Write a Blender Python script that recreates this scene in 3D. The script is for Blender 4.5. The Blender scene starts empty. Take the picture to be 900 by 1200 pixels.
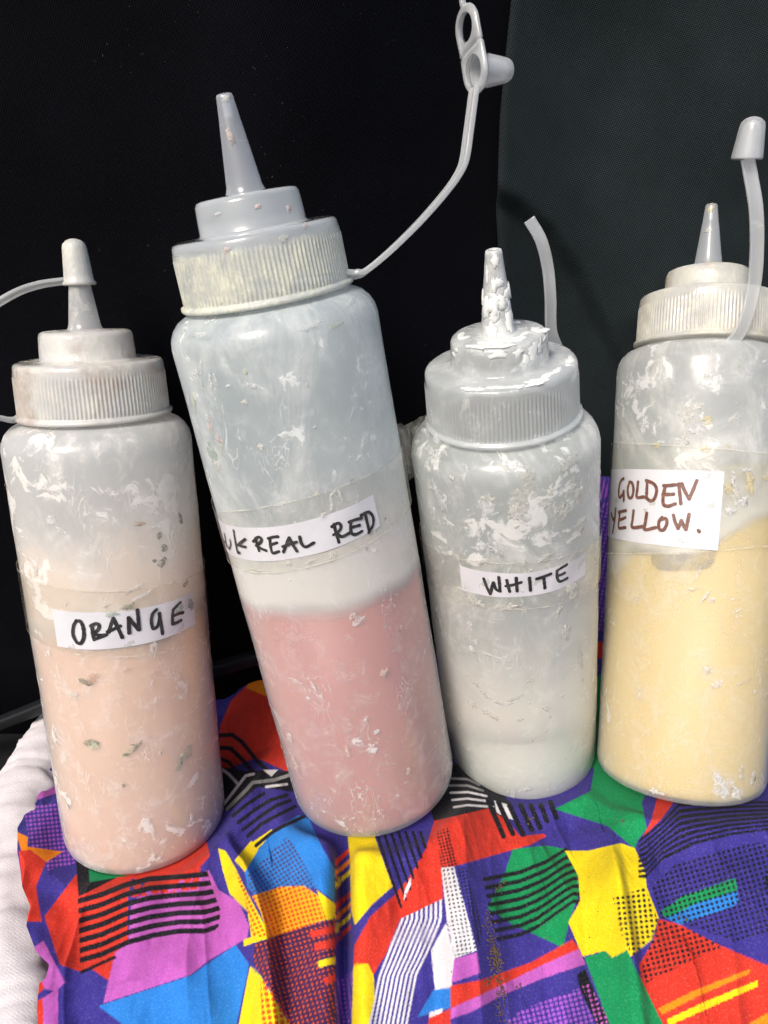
import bpy, bmesh, math, random
import numpy as np
from mathutils import Vector, Matrix

random.seed(7)
scene = bpy.context.scene
col = scene.collection

# ------------------------------------------------------------------ camera
CAM_Z = 0.28
PITCH = math.radians(30.0)
FPX = 896.4                      # focal length in photo pixels (900 x 1200)
cam_data = bpy.data.cameras.new('camera')
cam = bpy.data.objects.new('camera', cam_data)
col.objects.link(cam)
cam.location = (0, 0, CAM_Z)
cam.rotation_euler = (math.radians(90) - PITCH, 0, 0)
cam_data.sensor_fit = 'VERTICAL'
cam_data.sensor_height = 24.0
cam_data.lens = FPX / 1200.0 * 24.0
cam_data.clip_start = 0.01
cam_data.clip_end = 100.0
scene.camera = cam

# ------------------------------------------------------------------ daylight
SUN_EL, SUN_AZ = math.radians(48), math.radians(-146)   # azimuth from +Y, clockwise
world = bpy.data.worlds.new('World')
scene.world = world
world.use_nodes = True
wn = world.node_tree
bg = wn.nodes['Background']
sky = wn.nodes.new('ShaderNodeTexSky')
sky.sky_type = 'NISHITA'
sky.sun_disc = False
sky.sun_elevation = SUN_EL
sky.sun_rotation = SUN_AZ
sky.air_density = 1.0
sky.dust_density = 4.0
sky.ozone_density = 0.6
wn.links.new(sky.outputs[0], bg.inputs[0])
bg.inputs[1].default_value = 0.135
sun_data = bpy.data.lights.new('sun', 'SUN')
sun_data.energy = 1.9
sun_data.angle = math.radians(18)
sun_data.color = (1.0, 0.955, 0.89)
sun = bpy.data.objects.new('sun', sun_data)
col.objects.link(sun)
to_sun = Vector((math.sin(SUN_AZ) * math.cos(SUN_EL), math.cos(SUN_AZ) * math.cos(SUN_EL), math.sin(SUN_EL)))
sun.rotation_euler = to_sun.to_track_quat('Z', 'Y').to_euler()
sun.location = to_sun * 2

scene.view_settings.view_transform = 'Standard'
scene.view_settings.look = 'None'
scene.view_settings.exposure = 0.2
scene.view_settings.gamma = 1.0
scene.view_settings.use_curve_mapping = False
scene.render.engine = 'CYCLES'
scene.cycles.use_denoising = True
scene.cycles.max_bounces = 7
scene.cycles.diffuse_bounces = 3
scene.cycles.transparent_max_bounces = 12
scene.cycles.transmission_bounces = 8
scene.cycles.caustics_reflective = False
scene.cycles.caustics_refractive = False

# ------------------------------------------------------------------ helpers
SP, CP = math.sin(PITCH), math.cos(PITCH)

def W(v):
    """camera coordinates (right, down, forward) -> world direction"""
    return np.array([v[0], v[2] * CP - v[1] * SP, -v[2] * SP - v[1] * CP])

def ray(px, py):
    return W(((px - 450) / FPX, (py - 600) / FPX, 1.0))

def at_depth(px, py, z):
    return ray(px, py) * z + np.array([0, 0, CAM_Z])

def project(X):
    """world points (N,3) -> photo pixels"""
    x, y, z = X[..., 0], X[..., 1], X[..., 2] - CAM_Z
    f = y * CP - z * SP
    d = -y * SP - z * CP
    return 450 + FPX * x / f, 600 + FPX * d / f

def srgb(r, g, b):
    def c(u):
        u /= 255.0
        return u / 12.92 if u <= 0.04045 else ((u + 0.055) / 1.055) ** 2.4
    return (c(r), c(g), c(b))

def hash01(ix, iy, seed):
    n = (ix.astype(np.int64) * 374761393 + iy.astype(np.int64) * 668265263 + seed * 1442695041) & 0x7fffffff
    n = ((n ^ (n >> 13)) * 1274126177) & 0x7fffffff
    return ((n ^ (n >> 16)) & 0xffff) / 65535.0

def vnoise(x, y, seed=0):
    ix, iy = np.floor(x), np.floor(y)
    fx, fy = x - ix, y - iy
    fx, fy = fx * fx * (3 - 2 * fx), fy * fy * (3 - 2 * fy)
    a, b = hash01(ix, iy, seed), hash01(ix + 1, iy, seed)
    c, d = hash01(ix, iy + 1, seed), hash01(ix + 1, iy + 1, seed)
    return (a * (1 - fx) + b * fx) * (1 - fy) + (c * (1 - fx) + d * fx) * fy

def fbm(x, y, seed=0, o=4):
    s, a = 0, 0.5
    for k in range(o):
        s = s + a * (vnoise(x * 2 ** k, y * 2 ** k, seed + k) - 0.5)
        a *= 0.5
    return s

def smooth01(t):
    t = np.clip(t, 0, 1)
    return t * t * (3 - 2 * t)

def mesh_obj(name, verts, faces, mat, parent=None, smooth=True):
    me = bpy.data.meshes.new(name)
    me.from_pydata([tuple(map(float, v)) for v in verts], [], faces)
    if smooth:
        me.polygons.foreach_set('use_smooth', [True] * len(me.polygons))
    if mat:
        me.materials.append(mat)
    me.update()
    o = bpy.data.objects.new(name, me)
    col.objects.link(o)
    if parent:
        o.parent = parent
    return o

def grid_obj(name, X, mat, parent=None, colors=None):
    """X: (n, m, 3) array of points -> smooth quad grid, built fast"""
    n, m, _ = X.shape
    me = bpy.data.meshes.new(name)
    idx = np.arange(n * m).reshape(n, m)
    q = np.stack([idx[:-1, :-1], idx[1:, :-1], idx[1:, 1:], idx[:-1, 1:]], -1).reshape(-1, 4)
    me.vertices.add(n * m)
    me.vertices.foreach_set('co', X.reshape(-1).astype(np.float32))
    me.loops.add(q.size)
    me.loops.foreach_set('vertex_index', q.reshape(-1).astype(np.int32))
    me.polygons.add(len(q))
    me.polygons.foreach_set('loop_start', np.arange(0, q.size, 4, dtype=np.int32))
    me.polygons.foreach_set('use_smooth', np.ones(len(q), dtype=bool))
    me.update(calc_edges=True)
    me.validate()
    if colors is not None:
        ca = me.color_attributes.new('print', 'FLOAT_COLOR', 'POINT')
        c4 = np.ones((n * m, 4), np.float32)
        c4[:, :3] = colors.reshape(-1, 3)
        ca.data.foreach_set('color', c4.reshape(-1))
    me.materials.append(mat)
    o = bpy.data.objects.new(name, me)
    col.objects.link(o)
    if parent:
        o.parent = parent
    return o

def lathe(name, prof, mat, parent, seg=96, ridges=None):
    """profile [(r, z)] turned round local z; ridges=(z0, z1, count, depth)"""
    if ridges:
        seg = ridges[2] * 4
    verts, faces = [], []
    for (r, z) in prof:
        for k in range(seg):
            t = 2 * math.pi * k / seg
            rr = r
            if ridges and ridges[0] <= z <= ridges[1]:
                rr = r - (ridges[3] if (k % 4) in (0, 1) else 0) * (1 if (k % 4) in (0, 1) else 0)
            verts.append((rr * math.cos(t), rr * math.sin(t), z))
    n = len(prof)
    for i in range(n - 1):
        for k in range(seg):
            a, b = i * seg + k, i * seg + (k + 1) % seg
            faces.append((a, b, b + seg, a + seg))
    if prof[0][0] < 1e-6 or prof[-1][0] < 1e-6:
        pass
    return mesh_obj(name, verts, faces, mat, parent)

def catmull(pts, n=12):
    P = [np.array(p, float) for p in pts]
    if len(P) < 3:
        return [P[0] + (P[-1] - P[0]) * t for t in np.linspace(0, 1, n)]
    Q = [2 * P[0] - P[1]] + P + [2 * P[-1] - P[-2]]
    out = []
    for i in range(1, len(Q) - 2):
        p0, p1, p2, p3 = Q[i - 1:i + 3]
        for t in np.linspace(0, 1, n, endpoint=False):
            out.append(0.5 * (2 * p1 + (p2 - p0) * t + (2 * p0 - 5 * p1 + 4 * p2 - p3) * t ** 2 + (3 * p1 - p0 - 3 * p2 + p3) * t ** 3))
    out.append(P[-1])
    return out

def sweep(name, path, side, wid, thk, mat, parent, inv, channel=False):
    """rounded-rectangle strap along world path; side = width direction (per point or fixed)"""
    path = [np.array(p) for p in path]
    n = len(path)
    verts, faces = [], []
    K = 20
    for i, p in enumerate(path):
        t = path[min(i + 1, n - 1)] - path[max(i - 1, 0)]
        t /= np.linalg.norm(t)
        s = np.array(side, float)
        s = s - t * (s @ t)
        s /= np.linalg.norm(s)
        u = np.cross(t, s)
        for k in range(K):
            a = 2 * math.pi * k / K
            ca, sa = math.cos(a), math.sin(a)
            ex = 0.45
            x = math.copysign(abs(ca) ** ex, ca) * wid / 2
            y = math.copysign(abs(sa) ** ex, sa) * thk / 2 * (0.45 if channel and abs(x) < wid * 0.30 else 1.0)
            w = p + s * x + u * y
            verts.append(inv @ Vector(w))
    for i in range(n - 1):
        for k in range(K):
            a, b = i * K + k, i * K + (k + 1) % K
            faces.append((a, b, b + K, a + K))
    faces.append(tuple(range(K))[::-1])
    faces.append(tuple((n - 1) * K + k for k in range(K)))
    return mesh_obj(name, verts, faces, mat, parent)

def tag(o, label=None, cat=None, group=None, kind=None):
    if label: o['label'] = label
    if cat: o['category'] = cat
    if group: o['group'] = group
    if kind: o['kind'] = kind
    return o

# ------------------------------------------------------------------ node helpers
class NT:
    def __init__(s, name):
        s.mat = bpy.data.materials.new(name)
        s.mat.use_nodes = True
        s.t = s.mat.node_tree
        s.t.nodes.clear()
        s.out = s.t.nodes.new('ShaderNodeOutputMaterial')
    def n(s, typ, **kw):
        nd = s.t.nodes.new(typ)
        for k, v in kw.items():
            setattr(nd, k, v)
        return nd
    def set(s, sock, v):
        if v is None: return
        if isinstance(v, bpy.types.NodeSocket): s.t.links.new(v, sock)
        elif isinstance(v, (tuple, list)) and len(v) == 3 and sock.type == 'RGBA': sock.default_value = (*v, 1)
        else: sock.default_value = v
    def math(s, op, a, b=None, c=None, clamp=False):
        nd = s.n('ShaderNodeMath', operation=op, use_clamp=clamp)
        for i, v in enumerate((a, b, c)):
            if v is not None: s.set(nd.inputs[i], v)
        return nd.outputs[0]
    def coord(s, which='Object'):
        return s.n('ShaderNodeTexCoord').outputs[which]
    def mapping(s, v, scale=(1, 1, 1), rot=(0, 0, 0), loc=(0, 0, 0)):
        m = s.n('ShaderNodeMapping')
        s.set(m.inputs['Vector'], v)
        m.inputs['Scale'].default_value = scale
        m.inputs['Rotation'].default_value = rot
        m.inputs['Location'].default_value = loc
        return m.outputs[0]
    def noise(s, v, scale, detail=4, rough=0.55, dist=0.0, typ='FBM'):
        nd = s.n('ShaderNodeTexNoise', noise_type=typ)
        s.set(nd.inputs['Vector'], v)
        nd.inputs['Scale'].default_value = scale
        nd.inputs['Detail'].default_value = detail
        nd.inputs['Roughness'].default_value = rough
        nd.inputs['Distortion'].default_value = dist
        return nd.outputs[0]
    def ramp(s, f, a, b, lo=0.0, hi=1.0, smooth=True):
        nd = s.n('ShaderNodeMapRange', interpolation_type='SMOOTHSTEP' if smooth else 'LINEAR')
        s.set(nd.inputs[0], f)
        for i, v in zip((1, 2, 3, 4), (a, b, lo, hi)): s.set(nd.inputs[i], v)
        return nd.outputs[0]
    def mixc(s, f, a, b):
        nd = s.n('ShaderNodeMix', data_type='RGBA')
        s.set(nd.inputs[0], f); s.set(nd.inputs[6], a); s.set(nd.inputs[7], b)
        return nd.outputs[2]
    def mixs(s, f, a, b):
        nd = s.n('ShaderNodeMixShader')
        s.set(nd.inputs[0], f); s.t.links.new(a, nd.inputs[1]); s.t.links.new(b, nd.inputs[2])
        return nd.outputs[0]
    def bump(s, h, strength=0.3, dist=0.001):
        nd = s.n('ShaderNodeBump')
        nd.inputs['Strength'].default_value = strength
        nd.inputs['Distance'].default_value = dist
        s.set(nd.inputs['Height'], h)
        return nd.outputs[0]
    def sep(s, v):
        nd = s.n('ShaderNodeSeparateXYZ'); s.set(nd.inputs[0], v); return nd.outputs
    def bsdf(s, typ, color=None, rough=None, normal=None):
        nd = s.n(typ)
        s.set(nd.inputs['Color'], color)
        if rough is not None and 'Roughness' in nd.inputs: s.set(nd.inputs['Roughness'], rough)
        if normal is not None and 'Normal' in nd.inputs: s.set(nd.inputs['Normal'], normal)
        return nd.outputs[0]
    def principled(s, color, rough=0.5, normal=None, spec=0.5, **kw):
        nd = s.n('ShaderNodeBsdfPrincipled')
        s.set(nd.inputs['Base Color'], color); s.set(nd.inputs['Roughness'], rough)
        nd.inputs['Specular IOR Level'].default_value = spec
        if normal is not None: s.set(nd.inputs['Normal'], normal)
        for k, v in kw.items(): s.set(nd.inputs[k], v)
        return nd.outputs[0]
    def schlick(s, nrm, k=1.0):
        lw = s.n('ShaderNodeLayerWeight'); lw.inputs['Blend'].default_value = 0.5
        s.t.links.new(nrm, lw.inputs['Normal'])
        return s.math('MULTIPLY', s.math('ADD', s.math('MULTIPLY', s.math('POWER', lw.outputs['Facing'], 5.0), 0.9), 0.04), k)
    def limb(s, amt, nrm=None):
        lw = s.n('ShaderNodeLayerWeight'); lw.inputs['Blend'].default_value = 0.5
        return s.math('MULTIPLY', s.math('POWER', lw.outputs['Facing'], 2.2), amt)
    def done(s, sh):
        s.t.links.new(sh, s.out.inputs[0])
        return s.mat

def dirt_mask(m, v, seed, density, scratch):
    """cream dried-paint smears, streaky scrapes and fine scratches; density is a socket or float (0..1)"""
    o = (seed * 1.37, seed * 0.71, seed * 2.13)
    v1 = m.mapping(v, loc=o)
    big = m.noise(v1, 38, 1, 0.5)
    mid = m.noise(v1, 120, 6, 0.68, 0.6)
    gate = m.ramp(big, 0.42, 0.66)
    thr = m.math('SUBTRACT', 0.80, m.math('MULTIPLY', density, 0.34))
    thr = m.math('SUBTRACT', thr, m.math('MULTIPLY', gate, 0.13))
    blot = m.ramp(mid, thr, m.math('ADD', thr, 0.07))
    vs = m.mapping(v, scale=(1, 1, 0.35), rot=(0.5, 0.35, 0), loc=o)
    ln = m.noise(vs, 210, 2, 0.6, 1.4)
    line = m.math('SUBTRACT', 1.0, m.ramp(m.math('ABSOLUTE', m.math('SUBTRACT', ln, 0.5)), 0.0, 0.022))
    vs2 = m.mapping(v, scale=(1, 1, 0.5), rot=(-0.7, 0.5, 0.3), loc=o)
    g2 = m.ramp(m.noise(vs2, 75, 3, 0.6), 0.52, 0.64)
    line = m.math('MULTIPLY', line, g2)
    line = m.math('MULTIPLY', line, scratch)
    return blot, line, mid

# ------------------------------------------------------------------ materials
def plastic_wall(name, seed, tint, scat_hi, scat_lo, level, slope, dens_top, dens_low, z_a, z_b, scratch=0.6,
                 film=(0.8, 0.8, 0.78), film_amt=0.25, dirt=(0.74, 0.73, 0.66), band=0.02, soft=0.005, haze=0.5, wob=0.012):
    """milky LDPE bottle wall: clearer where wet paint touches it, hazed by residue above the paint, chalky and scratched outside"""
    m = NT(name)
    v = m.coord('Object')
    x, y, z = m.sep(v)
    o = (seed * 2.1, seed, seed * 0.3)
    cloud = m.noise(m.mapping(v, scale=(1, 1, 0.5), loc=o), 34, 6, 0.68, 1.1)
    lv = m.math('ADD', m.math('ADD', level, m.math('MULTIPLY', x, slope[0])), m.math('MULTIPLY', y, slope[1]))
    dz = m.math('ADD', m.math('SUBTRACT', z, lv), m.math('MULTIPLY', m.math('SUBTRACT', m.noise(v, 40, 1), 0.5), max(wob, soft * 1.5)))
    up = m.ramp(dz, -soft, soft)
    # residue left on the inside: thick just above the paint, thinning upwards in clouds
    near = m.math('SUBTRACT', 1.0, m.ramp(m.math('ADD', dz, m.math('MULTIPLY', m.math('SUBTRACT', cloud, 0.5), band * 1.6)), band * 0.25, band * 1.3))
    fn = m.ramp(cloud, 0.42, 0.68)
    res = m.math('MULTIPLY', up, m.math('MAXIMUM', near, m.math('MULTIPLY', fn, film_amt)))
    dens = m.ramp(z, z_a, z_b, dens_low, dens_top)
    blot, line, mid_ = dirt_mask(m, v, seed, dens, scratch)
    scat = m.ramp(up, 0, 1, scat_lo, scat_hi, smooth=False)
    scat = m.math('ADD', scat, m.math('MULTIPLY', res, 0.45), clamp=True)
    scat = m.math('ADD', scat, m.limb(0.30), clamp=True)
    c = m.mixc(res, tint, film)
    hgt = m.math('ADD', m.math('ADD', blot, m.math('MULTIPLY', line, 0.5)), m.math('MULTIPLY', mid_, 0.35))
    nrm = m.bump(hgt, 0.30, 0.0006)
    body = m.mixs(0.30, m.bsdf('ShaderNodeBsdfDiffuse', c, normal=nrm), m.bsdf('ShaderNodeBsdfTranslucent', c))
    thin = m.mixs(scat, m.bsdf('ShaderNodeBsdfTransparent', (0.95, 0.96, 0.96)), body)
    rg = m.ramp(mid_, 0.3, 0.7, 0.14, 0.30)
    gl = m.mixs(m.schlick(nrm, 0.9), thin, m.bsdf('ShaderNodeBsdfGlossy', (1, 1, 1), rg, nrm))
    # chalky film wiped over the outside
    chalk = m.math('MULTIPLY', m.ramp(m.math('ADD', mid_, m.math('MULTIPLY', m.math('SUBTRACT', cloud, 0.5), 0.8)), 0.44, 0.80), m.math('MULTIPLY', m.math('ADD', 0.10, dens), haze))
    dm = m.math('MAXIMUM', m.math('MULTIPLY', blot, 0.64), m.math('MULTIPLY', line, 0.52))
    dm = m.math('MAXIMUM', dm, chalk)
    dc = m.mixc(mid_, dirt, tuple(min(1, k * 1.12) for k in dirt))
    return m.done(m.mixs(dm, gl, m.principled(dc, 0.6, nrm, 0.3)))

def cap_plastic(name, seed, tint, scat, dens, dirt=(0.74, 0.72, 0.62), zfade=None, stain=None, trl=0.25, gloss=1.5, rough=0.17, bmp=0.4):
    m = NT(name)
    v = m.coord('Object')
    x, y, z = m.sep(v)
    d = dens
    if zfade:
        d = m.ramp(z, zfade[0], zfade[1], zfade[2], zfade[3])
    blot, line, mid_ = dirt_mask(m, v, seed + 5.3, d, 0.25)
    fine = m.ramp(m.noise(m.mapping(v, scale=(1, 1, 0.6), loc=(seed, 1, 0)), 420, 6, 0.7), 0.36, 0.66)
    soft = m.ramp(m.noise(m.mapping(v, loc=(seed, 7, 0)), 70, 6, 0.65), m.math('SUBTRACT', 0.72, m.math('MULTIPLY', d, 0.45)), m.math('SUBTRACT', 1.0, m.math('MULTIPLY', d, 0.45)))
    blot = m.math('MULTIPLY', m.math('ADD', m.math('MULTIPLY', blot, 0.35), m.math('MULTIPLY', soft, 0.65)), m.math('ADD', 0.45, m.math('MULTIPLY', fine, 0.6)), clamp=True)
    hgt = m.math('ADD', blot, m.math('MULTIPLY', m.noise(v, 300, 3), 0.25))
    nrm = m.bump(hgt, bmp, 0.0006)
    c = tint
    if stain:
        c = m.mixc(m.ramp(m.noise(m.mapping(v, loc=(seed, 3, 1)), 60, 4), 0.45, 0.68), tint, stain)
    body = m.mixs(trl, m.bsdf('ShaderNodeBsdfDiffuse', c, normal=nrm), m.bsdf('ShaderNodeBsdfTranslucent', c))
    thin = m.mixs(m.math('ADD', scat, m.limb(0.5), clamp=True), m.bsdf('ShaderNodeBsdfTransparent', (0.95, 0.96, 0.97)), body)
    gl = m.mixs(m.schlick(nrm, gloss), thin, m.bsdf('ShaderNodeBsdfGlossy', (1, 1, 1), rough, nrm))
    dm = m.math('MAXIMUM', m.math('MULTIPLY', blot, 0.92), m.math('MULTIPLY', line, 0.4))
    return m.done(m.mixs(dm, gl, m.principled(dirt, 0.62, nrm, 0.3)))

def paint_mat(name, c1, c2):
    m = NT(name)
    v = m.coord('Object')
    f = m.noise(m.mapping(v, scale=(1, 1, 0.4)), 28, 5, 0.6, 1.2)
    c = m.mixc(m.ramp(f, 0.35, 0.7), c1, c2)
    return m.done(m.principled(c, 0.45, None, 0.4))

def flat_mat(name, c, rough=0.6, var=0.12, scale=300, spec=0.3, bump=0.0):
    m = NT(name)
    v = m.coord('Object')
    f = m.noise(v, scale, 4)
    cc = m.mixc(f, tuple(k * (1 - var) for k in c), tuple(min(1, k * (1 + var)) for k in c))
    nrm = m.bump(f, bump, 0.0005) if bump else None
    return m.done(m.principled(cc, rough, nrm, spec))

def paper_mat():
    m = NT('label_paper')
    v = m.coord('Object')
    f = m.ramp(m.noise(v, 60, 5, 0.6), 0.5, 0.8)
    c = m.mixc(m.math('MULTIPLY', f, 0.35), (0.80, 0.80, 0.86), (0.58, 0.58, 0.58))
    return m.done(m.principled(c, 0.55, m.bump(m.noise(v, 900, 2), 0.06, 0.0003), 0.35))

def ink_mat(name, c):
    m = NT(name)
    v = m.coord('Object')
    f = m.ramp(m.noise(v, 700, 4, 0.7), 0.42, 0.72)
    cc = m.mixc(m.math('MULTIPLY', f, 0.5), c, tuple(k * 2.0 + 0.07 for k in c))
    return m.done(m.principled(cc, 0.5, None, 0.3))

def tape_mat(name, amt=0.16, c=(0.72, 0.70, 0.60)):
    m = NT(name)
    v = m.coord('Object')
    f = m.ramp(m.noise(v, 110, 6, 0.65, 0.8), 0.42, 0.75, amt * 0.5, amt * 2.2)
    nrm = m.bump(m.noise(v, 140, 5, 0.6, 1.0), 0.25, 0.0006)
    sh = m.mixs(f, m.bsdf('ShaderNodeBsdfTransparent', (0.992, 0.990, 0.975)), m.bsdf('ShaderNodeBsdfDiffuse', c, normal=nrm))
    return m.done(m.mixs(m.schlick(nrm, 0.8), sh, m.bsdf('ShaderNodeBsdfGlossy', (1, 1, 1), 0.16, nrm)))

def edge_mat():
    m = NT('grubby_tape_edge')
    v = m.coord('Object')
    f = m.ramp(m.noise(v, 160, 6, 0.7), 0.36, 0.62, 0.05, 0.75)
    sh = m.mixs(f, m.bsdf('ShaderNodeBsdfTransparent', (1, 1, 1)), m.bsdf('ShaderNodeBsdfDiffuse', (0.74, 0.72, 0.60)))
    return m.done(sh)

def black_fabric(name, base, pitch, contrast, sheen, dust=True):
    """fine twill weave; object x/z run across the panel"""
    m = NT(name)
    v = m.coord('Object')
    x, y, z = m.sep(v)
    wob = m.math('MULTIPLY', m.math('SUBTRACT', m.noise(v, 30, 3), 0.5), 0.003)
    k = 2 * math.pi / pitch
    a = m.math('SINE', m.math('MULTIPLY', m.math('ADD', m.math('ADD', x, m.math('MULTIPLY', z, 0.55)), wob), k))
    b = m.math('SINE', m.math('MULTIPLY', m.math('ADD', m.math('SUBTRACT', z, m.math('MULTIPLY', x, 0.35)), wob), k * 1.25))
    wv = m.math('MULTIPLY', m.math('ADD', m.math('MULTIPLY', a, b), 1.0), 0.5)
    big = m.ramp(m.noise(v, 14, 5, 0.6), 0.3, 0.72, 0.75, 1.3)
    f = m.math('MULTIPLY', m.ramp(wv, 0.0, 1.0, 1 - contrast, 1 + contrast), big)
    nd = m.n('ShaderNodeVectorMath', operation='SCALE')
    nd.inputs[0].default_value = base
    m.set(nd.inputs['Scale'], f)
    c = nd.outputs[0]
    if dust:
        sp = m.noise(v, 900, 1, 0.5)
        gate = m.ramp(m.noise(m.mapping(v, loc=(3, 1, 2)), 25, 4), 0.5, 0.72)
        lint = m.math('MULTIPLY', m.ramp(sp, 0.74, 0.80), m.math('MULTIPLY', gate, 0.5))
        c = m.mixc(lint, c, (0.16, 0.16, 0.15))
    nrm = m.bump(wv, 0.5, 0.0004)
    return m.done(m.principled(c, 0.9, nrm, 0.06, **{'Sheen Weight': sheen, 'Sheen Roughness': 0.5, 'Sheen Tint': (0.6, 0.75, 0.8, 1)}))

def cloth_mat():
    m = NT('printed_cotton')
    at = m.n('ShaderNodeVertexColor'); at.layer_name = 'print'
    v = m.coord('Object')
    x, y, z = m.sep(v)
    k = 2 * math.pi / 0.00075
    wv = m.math('MULTIPLY', m.math('SINE', m.math('MULTIPLY', x, k)), m.math('SINE', m.math('MULTIPLY', y, k)))
    f = m.noise(v, 1500, 3, 0.7)
    g = m.ramp(m.noise(v, 45, 5), 0.3, 0.7, 0.86, 1.06)
    br = m.math('MULTIPLY', m.ramp(f, 0.3, 0.7, 0.91, 1.08), g)
    nd = m.n('ShaderNodeVectorMath', operation='SCALE')
    m.set(nd.inputs[0], at.outputs[0]); m.set(nd.inputs['Scale'], br)
    c = m.mixc(m.ramp(f, 0.5, 0.8, 0.0, 0.12), nd.outputs[0], (0.6, 0.58, 0.6))
    h = m.math('ADD', m.math('MULTIPLY', wv, 0.5), f)
    return m.done(m.principled(c, 0.9, m.bump(h, 0.35, 0.0003), 0.12, **{'Sheen Weight': 0.04}))

def jersey_mat():
    m = NT('white_jersey')
    v = m.coord('Object')
    x, y, z = m.sep(v)
    k = 2 * math.pi / 0.0011
    rib = m.math('SINE', m.math('MULTIPLY', m.math('ADD', y, m.math('MULTIPLY', x, 0.5)), k))
    f = m.noise(v, 70, 5, 0.6)
    spots = m.ramp(m.noise(v, 260, 4, 0.7), 0.66, 0.74)
    c = m.mixc(m.ramp(f, 0.35, 0.75), (0.78, 0.73, 0.74), (0.68, 0.63, 0.64))
    c = m.mixc(m.math('MULTIPLY', spots, 0.25), c, (0.40, 0.34, 0.32))
    h = m.math('ADD', m.math('MULTIPLY', rib, 0.06), m.noise(v, 1400, 2))
    return m.done(m.principled(c, 0.95, m.bump(h, 0.4, 0.0004), 0.1, **{'Sheen Weight': 0.2}))

# ------------------------------------------------------------------ bottle frames
R = 0.0325
RAW = [((-0.1000, 0.1316, 0.3231), (-0.0190, -0.9595, -0.2810), -0.0029),
       ((-0.0037, 0.1092, 0.3122), (-0.1638, -0.9037, -0.3956), 0.0179),
       ((0.0616, 0.1069, 0.3440), (-0.1285, -0.8551, -0.5024), -0.0130),
       ((0.1207, 0.1082, 0.3134), (0.0374, -0.9981, -0.0498), -0.0020)]

class Frame:
    def __init__(s, raw):
        P, a, s.dh = raw
        s.P = W(P) + np.array([0, 0, CAM_Z])
        A = W(a); s.A = A / np.linalg.norm(A)
        c = np.array([0, 0, CAM_Z]) - (s.P + s.A * 0.1)
        c = c - s.A * (c @ s.A); s.X = c / np.linalg.norm(c)
        s.Y = np.cross(s.A, s.X)
        s.mat = Matrix(((s.X[0], s.Y[0], s.A[0], s.P[0]), (s.X[1], s.Y[1], s.A[1], s.P[1]),
                        (s.X[2], s.Y[2], s.A[2], s.P[2]), (0, 0, 0, 1)))
        s.inv = s.mat.inverted()
        s.M3 = np.stack([s.X, s.Y, s.A])          # world -> local rows
    def cyl(s, px, py, r=R):
        """photo pixel -> (theta, h) where its ray meets this bottle's wall"""
        o = s.M3 @ (np.array([0, 0, CAM_Z]) - s.P)
        d = s.M3 @ ray(px, py)
        a = d[0] ** 2 + d[1] ** 2
        b = o[0] * d[0] + o[1] * d[1]
        c = o[0] ** 2 + o[1] ** 2 - r * r
        D = b * b - a * c
        t = (-b - math.sqrt(max(D, 0))) / a
        p = o + d * t
        return math.atan2(p[1], p[0]), p[2]
    def depth(s, h):
        p = s.P + s.A * h - np.array([0, 0, CAM_Z])
        return p[1] * CP - p[2] * SP

FR = [Frame(r) for r in RAW]

# ------------------------------------------------------------------ setting: black seat back and seat under the cloth
def lerp_x(x, x0, x1, a, b):
    return a + (b - a) * smooth01((x - x0) / (x1 - x0))

def back_y(x, z):
    a = lerp_x(x, -0.05, 0.03, 0.277, 0.286)
    k = lerp_x(x, -0.05, 0.10, 0.055, 0.28)
    return a + k * z

def solve_back(px, py, off=0.0):
    d = ray(px, py)
    t = 0.3
    for _ in range(60):
        p = d * t + np.array([0, 0, CAM_Z])
        t += (float(back_y(p[0], p[2])) - off - p[1]) / d[1] * 0.9
    return d * t + np.array([0, 0, CAM_Z])

M_black = black_fabric('black_twill', (0.0025, 0.0027, 0.0042), 0.0012, 0.8, 0.0)
M_teal = black_fabric('dark_green_black_twill', (0.0140, 0.0188, 0.0203), 0.0013, 0.85, 0.02)
M_seat = flat_mat('black_seat_cloth', (0.008, 0.008, 0.009), 0.85)
M_pipe = flat_mat('dark_piping', (0.011, 0.012, 0.014), 0.5)

xs = np.linspace(-0.34, 0.36, 240)
zs = np.linspace(-0.06, 0.46, 180)
XX, ZZ = np.meshgrid(xs, zs, indexing='ij')
YY = back_y(XX, ZZ) + 0.006 * fbm(XX * 14, ZZ * 9, 3) + 0.003
YY = np.where(ZZ < 0.03, YY + (0.03 - ZZ) * 0.3, YY)
backdrop = grid_obj('seat_back', np.stack([XX, YY + 0.002, ZZ], -1)[:, ::-1], M_black)
tag(backdrop, 'black woven fabric seat back rising behind the four bottles', kind='structure')

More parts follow.
